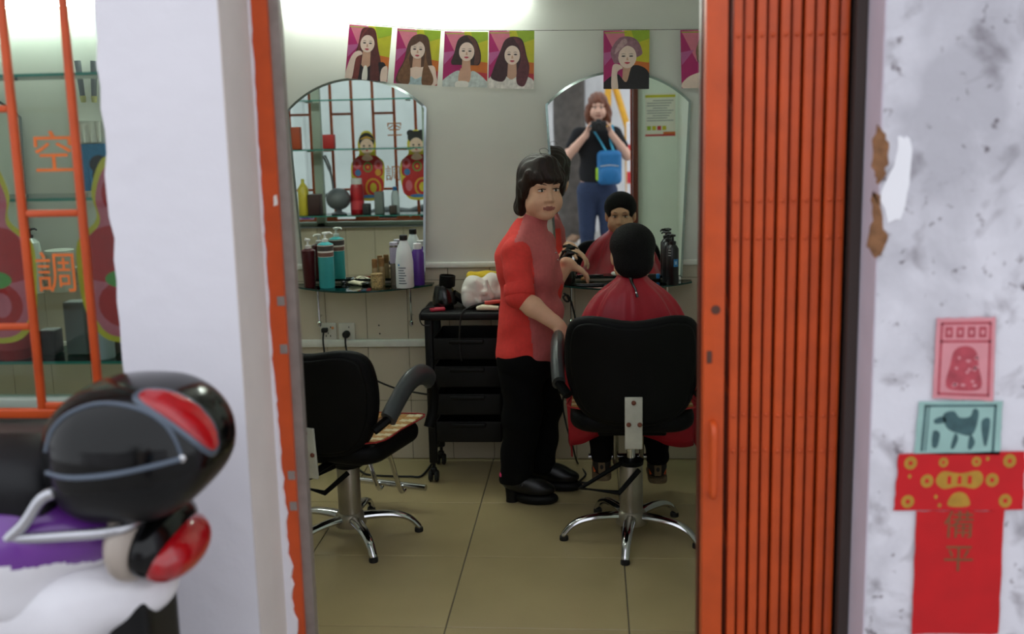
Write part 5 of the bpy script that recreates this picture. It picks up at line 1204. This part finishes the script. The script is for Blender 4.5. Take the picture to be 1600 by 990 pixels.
for q in (-1, 1): pb += [cap((px_+q*.09, py_, .93), (px_+q*.10, py_+.01, .56), .095, .065, .03), cap((px_+q*.10, py_+.01, .56), (px_+q*.10, py_-.02, .18), .062, .045, .02), cap((px_+q*.10, py_-.03, .16), (px_+q*.11, py_+.12, .135), .04, .034, .02)]
lf3 = lipfn(PT, pR, pc, 1.02)
sd_build(pb, .007, 'body', [M_skin3, M_lip], Ph, matfn=lambda c: lf3(c).astype(int))
face_parts(Ph, PT, pR, 1.02)
M_tee = mat('black_cotton_tee', (16, 16, 20), .9); M_den = mat('blue_denim', (40, 54, 84), .85, noise=(50, .12)); M_ahair = mat('auburn_hair', (112, 62, 38), .45, noise=(30, .25), wave=(50, .3, 'X', 4.))
ts = [ell((px_, py_, 1.36), (.185, .125, .19), k=.05), ell((px_, py_, 1.12), (.175, .13, .20), k=.06), cap((px_-.16, py_, 1.485), (px_+.16, py_, 1.485), .06, .06, .04), half((0, 0, .92), (0, 0, -1), .004)]
for s_, e_, w_ in arms: ts.append(cap(s_, s_+(e_-s_)*.55, .066, .062, .03))
sd_build(ts, .008, 'tee_shirt', M_tee, Ph)
jn = [ell((px_, py_, .96), (.185, .130, .14), k=.04)]
for q in (-1, 1): jn += [cap((px_+q*.09, py_, .92), (px_+q*.10, py_+.01, .56), .106, .076, .03), cap((px_+q*.10, py_+.01, .56), (px_+q*.10, py_-.02, .20), .074, .058, .02)]
sd_build(jn, .008, 'jeans', M_den, Ph)
for q in (-1, 1): sd_build([ell((px_+q*.105, py_+.05, STREET+.045), (.046, .13, .044), k=.02), half((0, 0, STREET+.002), (0, 0, -1))], .008, 'shoe', M_snk, Ph)
E_ = lambda p, r, k=.02, op='u': ell(PT(*p), A3(*r)*1.02, pR, k, op)
sd_build([E_((0, -.02, .045), (.094, .11, .092)), E_((0, -.05, -.06), (.120, .075, .13), .03), E_((.088, .0, -.07), (.040, .05, .10), .02), E_((-.088, .0, -.07), (.040, .05, .10), .02), E_((0, .11, -.05), (.062, .085, .10), .012, 's')], .006, 'hair', M_ahair, Ph, disp=lambda p: .003*np.sin(p[:, 0]*120+p[:, 2]*60))
M_camb = mat('black_camera_body', (18, 18, 19), .5)
cm_ = thing('photo_camera', (camx, -.09, cz0-.045), 'black photo camera held up by the photographer in the mirror', 'camera')
MB().rbox((camx, -.10, cz0), (.145, .055, .098), .012).build('camera_body', M_camb, cm_)
MB().lathe([(.036, 0), (.036, .03), (.034, .045), (.030, .047), (.026, .04), (0, .039)], (camx-.005, -.078, cz0-.004), 24, R=rotm('X', -math.pi/2)).build('lens', M_camb, cm_)
MB().rbox((camx, -.10, cz0+.05), (.05, .045, .03), .010).build('prism_hump', M_camb, cm_)
# backpack worn on the front
M_bp = mat('blue_backpack_nylon', (28, 110, 168), .6, noise=(20, .08)); M_lime = mat('lime_mesh', (170, 216, 50), .7)
bkx = .165
bpk = thing('backpack', (bkx, -.13, 1.03), 'blue backpack with lime side pocket worn on the photographer\'s chest', 'backpack')
sd_build([rbx((bkx, -.115, 1.17), (.115, .052, .16), .05), ell((bkx, -.065, 1.10), (.09, .035, .085), k=.02)], .007, 'bag', M_bp, bpk)
MB().rbox((bkx-.112, -.115, 1.11), (.03, .07, .12), .012).build('side_pocket', M_lime, bpk)
MB().tube([(bkx-.085, -.058, 1.185), (bkx, -.045, 1.195), (bkx+.085, -.058, 1.185)], .004, 6).build('zip', mat('pale_zip', (200, 200, 190), .5), bpk)
MB().tube(spline([A3(bkx-.03, -.10, 1.325), A3(px_+.03, -.165, 1.42), A3(px_-.02, -.205, 1.50), A3(px_-.06, -.30, 1.565)], 5), .014, 8, flat=.4).build('strap', mat('teal_strap', (60, 150, 180), .7), bpk)
MB().tube(spline([A3(bkx+.04, -.10, 1.325), A3(px_+.13, -.19, 1.42), A3(px_+.15, -.22, 1.50), A3(px_+.15, -.30, 1.56)], 5), .014, 8, flat=.4).build('strap', mat('teal_strap', (60, 150, 180), .7), bpk)
# ================================================================ papers on the right pier
YP = YF-.004
def sheet(corners, col, name, label, cat, curl=.0):
    c = [P(x, y, YP) for x, y in corners]; n = 10; vs = []; r = random.Random(len(label))
    def uv(u, v, w=0.):
        top = c[0]+(c[1]-c[0])*u; bot = c[3]+(c[2]-c[3])*u; p = bot+(top-bot)*v; return (p[0], YP-w, p[2])
    mb = MB()
    e = [(i/n, 0) for i in range(n)]+[(1, i/n) for i in range(n)]+[(1-i/n, 1) for i in range(n)]+[(0, 1-i/n) for i in range(n)]
    e = [(u+r.uniform(-.006, .006), v+r.uniform(-.006, .006)) for u, v in e]
    mb.prism(e, 0., .0012, uv)
    o = mb.build(name, mat('paper_%d_%d_%d' % col, col, .75, noise=(14, .08)), smooth=0, label=label, cat=cat)
    def put(pts, m, nm, w=.0016):
        q = MB(); q.prism(pts, .0011, w, uv); q.build(nm, m, o, smooth=0)
    return o, put
def rect(a, b, c, d): return [(a, b), (c, b), (c, d), (a, d)]
M_rp = mat('red_print_ink', (176, 72, 84), .8, noise=(40, .2)); M_gp = mat('dark_green_print_ink', (62, 92, 96), .8, noise=(40, .25)); M_goldp = mat('gold_print_ink', (176, 132, 40), .55, noise=(30, .15)); M_goldc = mat('dull_gold_brush_ink', (120, 74, 40), .6, noise=(30, .2))
o, put = sheet([(1464, 497), (1556, 495), (1552, 626), (1457, 622)], (214, 142, 150), 'pink_print', 'pink woodblock print with red frame and figure on the right wall', 'print')
for a in (rect(.07, .06, .11, .94), rect(.89, .06, .93, .94), rect(.07, .05, .93, .08), rect(.07, .92, .93, .95), rect(.07, .70, .93, .73)): put(a, M_rp, 'frame_line')
for k in range(4): put(rect(.15+k*.19, .76, .28+k*.19, .89), M_rp, 'title_block'); put(rect(.19+k*.19, .80, .24+k*.19, .85), mat('paper_214_142_150', (214, 142, 150), .75), 'title_block', .0019)
rr_ = random.Random(4)
put(smooth2([(.5, .66), (.68, .6), (.74, .4), (.8, .2), (.7, .12), (.3, .12), (.2, .2), (.26, .42), (.32, .6)]), M_rp, 'printed_figure')
for k in range(16): x, y = rr_.uniform(.26, .74), rr_.uniform(.14, .6); put(smooth2(ring(x, y, .025+.02*rr_.random(), .018, 6), 2), mat('paper_214_142_150', (214, 142, 150), .75), 'printed_figure_detail', .0019)
o, put = sheet([(1436, 627), (1567, 626), (1562, 710), (1428, 709)], (150, 186, 180), 'green_print', 'grey-green woodblock print with dark horse-like marks on the right wall', 'print')
for a in (rect(.07, .06, .10, .94), rect(.12, .06, .135, .94), rect(.90, .06, .93, .94), rect(.07, .90, .93, .94)): put(a, M_gp, 'frame_line')
for pts in ([(.3, .75), (.42, .82), (.5, .7), (.62, .72), (.66, .86), (.72, .8), (.7, .5), (.64, .36), (.5, .4), (.36, .5)], [(.2, .66), (.3, .72), (.34, .62), (.22, .58)], [(.46, .4), (.5, .3), (.46, .12), (.42, .14)], [(.64, .38), (.7, .24), (.66, .1), (.62, .14)], [(.76, .62), (.86, .66), (.84, .2), (.8, .22)], [(.2, .44), (.28, .4), (.26, .14), (.2, .16)]): put(smooth2(pts), M_gp, 'printed_mark')
o, put = sheet([(1404, 709), (1602, 704), (1598, 796), (1397, 797)], (196, 10, 22), 'red_banner', 'wide red paper banner with gold coin pattern across the right wall', 'banner')
def coin(u, v, r, m=M_goldp):
    a = .44; put(ring(u, v, r*a, r, 16), m, 'gold_coin'); put(rect(u-r*a*.3, v-r*.3, u+r*a*.3, v+r*.3), mat('paper_196_10_22', (196, 10, 22), .75), 'coin_hole', .0019)
for u, v in ((.10, .84), (.88, .84), (.10, .16), (.86, .16), (.24, .52), (.75, .52)): coin(u, v, .115)
for u, v in ((.36, .84), (.62, .84)): coin(u, v, .085)
put(smooth2([(.31, .52), (.36, .68), (.5, .64), (.64, .68), (.68, .52), (.62, .38), (.5, .42), (.37, .38)]), M_goldp, 'gold_emblem')
for k in range(3): put(rect(.40+k*.08, .46, .43+k*.08, .60), mat('paper_196_10_22', (196, 10, 22), .75), 'emblem_gap', .0019)
put(smooth2([(.42, .08), (.44, .26), (.5, .32), (.56, .26), (.58, .08)]), M_goldp, 'gold_emblem')
for k in range(26):
    u, v = rr_.uniform(.06, .94), rr_.uniform(.08, .92)
    if .29 < u < .7 and .3 < v < .7: continue
    if min(math.hypot((u-a)/.44, v-b) for a, b in ((.10, .84), (.88, .84), (.10, .16), (.86, .16), (.24, .52), (.75, .52), (.36, .84), (.62, .84), (.5, .2))) < .2: continue
    put(smooth2([(u-.014, v), (u, v+.04), (u+.014, v), (u, v-.04)], 3), M_goldp, 'gold_petal')
o, put = sheet([(1432, 798), (1569, 797), (1560, 990), (1424, 990)], (192, 8, 18), 'red_scroll', 'red paper strip with brushed gold characters hanging below the banner', 'paper strip')
for ch, (cx_, cy_) in (('備', (1498, 822)), ('平', (1497, 874))):
    c = P(cx_, cy_, YP); text_mesh(ch, .072, lambda u, v, w, c=c: (c[0]+u, YP-.0016-w*.5, c[2]+v), 'brushed_character', M_goldc, o)
# ================================================================ scooter with top case
YB = 1.95
sc = thing('motor_scooter', (-1.35, YB, STREET), 'purple and white motor scooter with black top case parked by the white pillar', 'scooter')
M_sblk = mat('glossy_black_case', (6, 6, 7), .14, spec=.32); M_mblk = mat('matt_black_case', (9, 10, 12), .4, spec=.3, noise=(12, .15)); M_lens = mat('red_tail_lens', (160, 12, 22), .12, coat=.5, noise=(60, .12)); M_purple = mat('purple_scooter_paint', (104, 48, 140), .22, coat=.4); M_swhite = mat('white_scooter_paint', (226, 224, 230), .25, coat=.4); M_beige = mat('beige_grey_trim', (170, 158, 148), .4); M_seat = mat('black_seat_vinyl', (14, 14, 18), .5, spec=.3); M_trim = mat('grey_blue_trim', (84, 94, 108), .25, .3)
zt, zb = P(200, 587, YB+.07)[2], P(210, 832, YB-.12)[2]
xl_, xr_ = P(42, 700, YB-.13)[0], P(354, 650, YB+.05)[0]
cx_ = (xl_+xr_)/2; hw_ = (xr_-xl_)/2; cz_ = (zt+zb)/2; hz_ = (zt-zb)/2
cutp = P(333, 765, YB-.04)
def case_prims(g):
    return [rbx((cx_, YB, cz_), (hw_+g, .165+g, hz_+g), .115+g, k=.04), ell((cx_+.01, YB, cz_+.01), (hw_*.99+g, .18+g, hz_*.99+g), k=.05), half(cutp+A3(1, 0, -1.1)/1.487*g, (1, 0, -1.1), .06), half((cx_-.02, YB, zb-g), (.10, 0, -1), .03)]
seamz = lambda x: cz_-.030+.12*(x-cx_)
tc_ = sd_build(case_prims(0), .006, 'top_case', [M_sblk, M_mblk], sc, matfn=lambda c: (c[:, 2] < cz_-.030+.12*(c[:, 0]-cx_)).astype(int))
def on_case(x, z, out=.002):
    """point on the street side of the case at x, z"""
    ys = np.linspace(YB-.24, YB, 241); d = sd_eval(case_prims(0), np.stack([np.full(241, x), ys, np.full(241, z)], 1)); i = int(np.argmax(d < 0)); return A3(x, ys[i]-out, z)
def pxc(px, py):
    """point of the case surface along a line of sight"""
    d = ray(px, py); t = np.linspace(1.5, 2.4, 900)/d[1]; q = CAM+t[:, None]*d; e = sd_eval(case_prims(0), q); i = int(np.argmax(e < 0)) if (e < 0).any() else int(np.argmin(e)); return q[i]
MB().tube(spline([pxc(x, y) for x, y in ((74, 738), (110, 746), (170, 742), (230, 730), (270, 720), (284, 716))], 5), .0060, 8).build('case_trim', M_trim, tc_)
MB().tube(spline([pxc(x, y) for x, y in ((72, 706), (82, 672), (110, 645), (160, 630), (220, 640), (262, 668), (284, 714))], 5), .0050, 8).build('case_trim', M_trim, tc_)
MB().ell(pxc(284, 716), (.009, .008, .009), n=12, m=8).build('case_latch', M_chrome, tc_)
# red reflector let into the rear upper corner
q0, q1, mid = pxc(252, 622), pxc(326, 676), pxc(290, 646)
dq = unit(q1-q0); nn_ = unit(mid-A3(cx_, YB, cz_-.05)); nn_ = unit(nn_-dq*(nn_ @ dq)); up_ = np.cross(dq, nn_); RR = np.stack([dq, nn_, up_], 1); mid = mid-nn_*.02
def reg(g): return ell(mid, (.092+g, .10, .037+g), RR, 0., 'i')
sd_build(case_prims(.003)+[reg(.010)], .0045, 'lens_rim', M_trim, tc_)
sd_build(case_prims(.006)+[reg(.0)], .0045, 'reflector', M_lens, tc_)
MB().rbox((cx_-.03, YB, zb-.006), (.17, .16, .016), .005).build('mount_plate', M_mblk, sc)
# rack, seat, bodywork
rk = MB()
g0, g1, g2, g3 = P(-40, 872, YB-.15), P(30, 826, YB-.15), P(66, 778, YB-.14), P(80, 770, YB-.12)
rk.tube(spline([A3(g0[0]-.2, YB-.15, g0[2]-.03), g0, g1, g2, A3(g3[0]+.03, YB-.12, g3[2]+.005)], 6), .012, 10)
h0_, h1_ = P(10, 842, YB-.15), P(190, 826, YB-.13)
rk.tube(spline([h0_, (h0_+h1_)/2+A3(0, 0, -.004), h1_, A3(h1_[0]+.02, YB, h1_[2]), A3(h1_[0], YB+.13, h1_[2]), A3(h0_[0], YB+.15, h0_[2])], 6), .011, 10)
rk.tube([(h1_[0], YB-.05, h1_[2]+.0), (h1_[0], YB-.05, h1_[2]-.10)], .012, 8); rk.tube([(h0_[0]+.08, YB+.02, h0_[2]), (h0_[0]+.08, YB+.02, h0_[2]-.12)], .012, 8)
rk.build('luggage_rack', mat('satin_aluminium', (190, 190, 196), .25, .9), sc)
sx0 = cx_-hw_-.62; sz = P(0, 735, YB-.1)[2]
sd_build([rbx((cx_-hw_-.28, YB, sz-.07), (.30, .125, .065), .05, k=.03), ell((cx_-hw_-.12, YB, sz-.035), (.15, .12, .07), k=.05), ell((cx_-hw_-.45, YB, sz-.06), (.16, .13, .07), k=.05)], .01, 'seat', M_seat, sc)
pz = P(60, 850, YB-.17)[2]
tailx = P(238, 870, YB-.1)[0]
sd_build([ell((tailx-.42, YB, pz-.03), (.41, .17, .105), k=.03), rbx((tailx-.55, YB, pz-.09), (.34, .165, .12), .08, k=.06)], .01, 'rear_fairing', [M_purple, M_swhite], sc, matfn=lambda c: (c[:, 2] < P(60, 893, YB-.17)[2]+(c[:, 0]-tailx+.2)*-.12).astype(int))
sd_build([rbx((tailx-.50, YB, pz-.25), (.36, .15, .12), .07), ell((tailx-.22, YB, pz-.16), (.22, .14, .10), k=.06)], .012, 'side_panel', M_swhite, sc)
sd_build([ell((tailx-.058, YB, pz-.035), (.046, .160, .095), k=.02)], .008, 'tail_trim', M_beige, sc)
sd_build([ell((tailx-.02, YB, pz-.050), (.055, .140, .075), k=.02)], .008, 'tail_light_housing', M_sblk, sc)
tl0 = P(278, 878, YB-.1)
sd_build([ell((tailx+.005, YB, pz-.075), (.062, .125, .058), k=.02), half((tailx-.005, 0, pz-.075), (-1, 0, .35))], .007, 'tail_light', M_lens, sc)
sd_build([rbx((tailx-.08, YB, pz-.26), (.05, .09, .12), .03), rbx((tailx-.2, YB+.0, pz-.38), (.22, .07, .05), .03)], .012, 'rear_mudguard', M_mblk, sc)
def wheel(x):
    z = STREET+.215; w_ = thing('wheel', (x, YB, z)); w_.parent = sc; w_.matrix_parent_inverse = root_matrix(sc).inverted_safe()
    RX = rotm('X', math.pi/2)
    MB().lathe([(.145, -.045), (.19, -.05), (.212, -.025), (.215, 0), (.212, .025), (.19, .05), (.145, .045)], (x, YB, z), 36, R=RX).build('tyre', M_rubber, w_)
    mb = MB(); mb.lathe([(.135, -.03), (.148, -.03), (.148, .03), (.135, .03)], (x, YB, z), 36, R=RX); mb.lathe([(0, -.05), (.035, -.05), (.035, .05), (0, .05)], (x, YB, z), 18, R=RX)
    for k in range(5):
        a = 2*math.pi*k/5; mb.tube([(x+.03*math.cos(a), YB, z+.03*math.sin(a)), (x+.138*math.cos(a), YB, z+.138*math.sin(a))], .013, 8)
    mb.build('rim', mat('satin_aluminium', (190, 190, 196), .25, .9), w_)
wheel(tailx-.22); wheel(tailx-1.38)
MB().tube([(tailx-.05, YB-.12, STREET+.28), (tailx-.4, YB-.13, STREET+.22)], [.045, .035], 14).build('exhaust', M_mblk, sc)
sd_build([rbx((tailx-.98, YB, STREET+.28), (.24, .14, .05), .03)], .012, 'footboard', M_mblk, sc)
sd_build([rbx((tailx-1.22, YB, STREET+.56), (.05, .17, .32), .045, R=rotm('Y', -.18)), ell((tailx-1.27, YB, STREET+.85), (.09, .12, .10), k=.05), ell((tailx-1.40, YB, STREET+.42), (.20, .08, .07), k=.04)], .012, 'front_shield', M_purple, sc)
MB().tube(spline([A3(tailx-1.20, YB-.33, STREET+.99), A3(tailx-1.23, YB-.15, STREET+.97), A3(tailx-1.24, YB, STREET+.96), A3(tailx-1.23, YB+.15, STREET+.97), A3(tailx-1.20, YB+.33, STREET+.99)], 5), .014, 10).build('handlebar', M_mblk, sc)
MB().tube([(tailx-1.24, YB, STREET+.96), (tailx-1.38, YB, STREET+.22)], .022, 10).build('fork', M_mblk, sc)
MB().ell((tailx-1.36, YB, STREET+.84), (.03, .07, .06), n=16, m=10).build('headlight', mat('headlight_lens', (220, 222, 226), .1), sc)
MB().tube([(tailx-.62, YB+.10, STREET+.24), (tailx-.66, YB+.17, STREET+.004)], .011, 8).build('side_stand', M_mblk, sc)
# ================================================================ street behind the photographer, seen in the mirrors
r = random.Random(11)
M_stone = [mat('rubble_stone_%d' % i, c, .95, noise=(9, .2), bump=(14, .5)) for i, c in enumerate(((176, 162, 146), (150, 120, 98), (196, 190, 184), (128, 118, 108)))]
sts = []
for i in range(24):
    for tr__ in range(200):
        x = -.85+r.gauss(0, .34); y = -2.95+r.gauss(0, .34); s = r.uniform(.08, .15)
        if y < -3.95 or math.hypot(x+.25, y+3.5) < .30+s or math.hypot(x+.45, y+2.95) < .14+s: continue
        if all(math.hypot(x-a_, y-b_) > .92*(s+c_) for a_, b_, c_ in sts): break
    else: continue
    sts.append((x, y, s)); z = STREET
    v = [A3(*[r.gauss(0, 1) for _ in range(3)]) for _ in range(16)]; v = [q/np.linalg.norm(q)*A3(s, s*.8, s*.62) for q in v]
    bm = bmesh.new(); [bm.verts.new(q) for q in v]; bmesh.ops.convex_hull(bm, input=bm.verts); bm.verts.ensure_lookup_table()
    for q in [q for q in bm.verts if not q.link_faces]: bm.verts.remove(q)
    me = bpy.data.meshes.new('rubble_stone'); bm.to_mesh(me); bm.free(); lo_ = min(q.co.z for q in me.vertices)
    me.materials.append(M_stone[i % 4]); o = bpy.data.objects.new('rubble_stone', me); COL.objects.link(o); o.location = (x, y, z-lo_-.004)
    tag(o, 'rough broken stone in the rubble heap across the street', 'stone', 'stones of the rubble heap')
M_bw = mat('barrier_white', (232, 228, 230), .5); M_br = mat('barrier_red', (214, 40, 52), .5)
ba = thing('street_barrier', (.72, -2.0, STREET), 'red and white striped plastic barrier across the street', 'barrier')
MB().rbox((.72, -2.0, STREET+.75), (.66, .06, 1.45), .015).build('panel', M_bw, ba)
for k in range(4): MB().rbox((.72, -1.968, STREET+.26+k*.30), (.655, .004, .13), .001).build('red_stripe', M_br, ba)
for q in (-1, 1): MB().rbox((.72+q*.22, -2.0, STREET+.02), (.10, .36, .04), .01).build('foot', M_br, ba)
M_bark = mat('grey_brown_bark', (88, 82, 78), .9, noise=(8, .3), bump=(12, .6))
tk = thing('tree', (-.25, -3.5, STREET), 'grey street tree trunk beside the rubble heap, mirrored behind the photographer', 'tree')
MB().tube(spline([A3(-.25, -3.5, STREET-.03), A3(-.24, -3.5, .9), A3(-.28, -3.52, 1.8), A3(-.20, -3.5, 3.2)], 5), [.24-.004*i for i in range(16)], 16).build('trunk', M_bark, tk)
MB().tube(spline([A3(-.27, -3.5, 1.7), A3(-.55, -3.45, 2.2), A3(-.8, -3.4, 3.0)], 4), [.10, .09, .085, .08, .075, .07, .065, .06, .05], 10).build('branch', M_bark, tk)
M_leaf = mat('dark_green_leaf', (58, 78, 56), .7, noise=(20, .3))
lm = MB(); lm.add([(0, 0, 0), (.035, .05, .012), (0, .14, -.01), (-.035, .05, .012)], [(0, 1, 2, 3)]); 
mb = MB()
for i in range(420):
    c = A3(-.4+r.gauss(0, .55), -3.5+r.gauss(0, .35), 3.1+r.gauss(0, .3)); R = np.array(Matrix.Rotation(r.uniform(0, 6.3), 3, 'Z') @ Matrix.Rotation(r.uniform(-1, 1), 3, 'X')); mb.add([c+R @ A3(*v) for v in lm.v], [(0, 1, 2, 3)])
mb.build('foliage', M_leaf, tk, smooth=0, kind='stuff', recalc=False)
M_yb = mat('yellow_steel_beam', (226, 166, 40), .5, noise=(10, .1))
yb_ = thing('yellow_scaffold', (.3, -3.0, STREET), 'yellow slanted steel scaffold poles across the street', 'scaffold')
MB().tube([(.16, -3.0, STREET), (.22, -3.0, 2.5)], .04, 8).build('pole', M_yb, yb_); MB().tube([(.10, -3.05, 2.6), (.44, -3.05, 1.5), (.46, -3.05, STREET)], .04, 8).build('brace', M_yb, yb_)
M_pp = mat('pale_pipe', (190, 188, 190), .5)
pi_ = thing('leaning_pole', (-.5, -3.0, STREET), 'pale pole leaning by the tree across the street', 'pole')
MB().tube([(-.42, -2.9, STREET), (-.62, -3.25, 2.4)], .035, 10).build('shaft', M_pp, pi_); MB().ell((-.62, -3.25, 2.4), (.038, .038, .02), n=10, m=6).build('end_cap', M_bark, pi_)
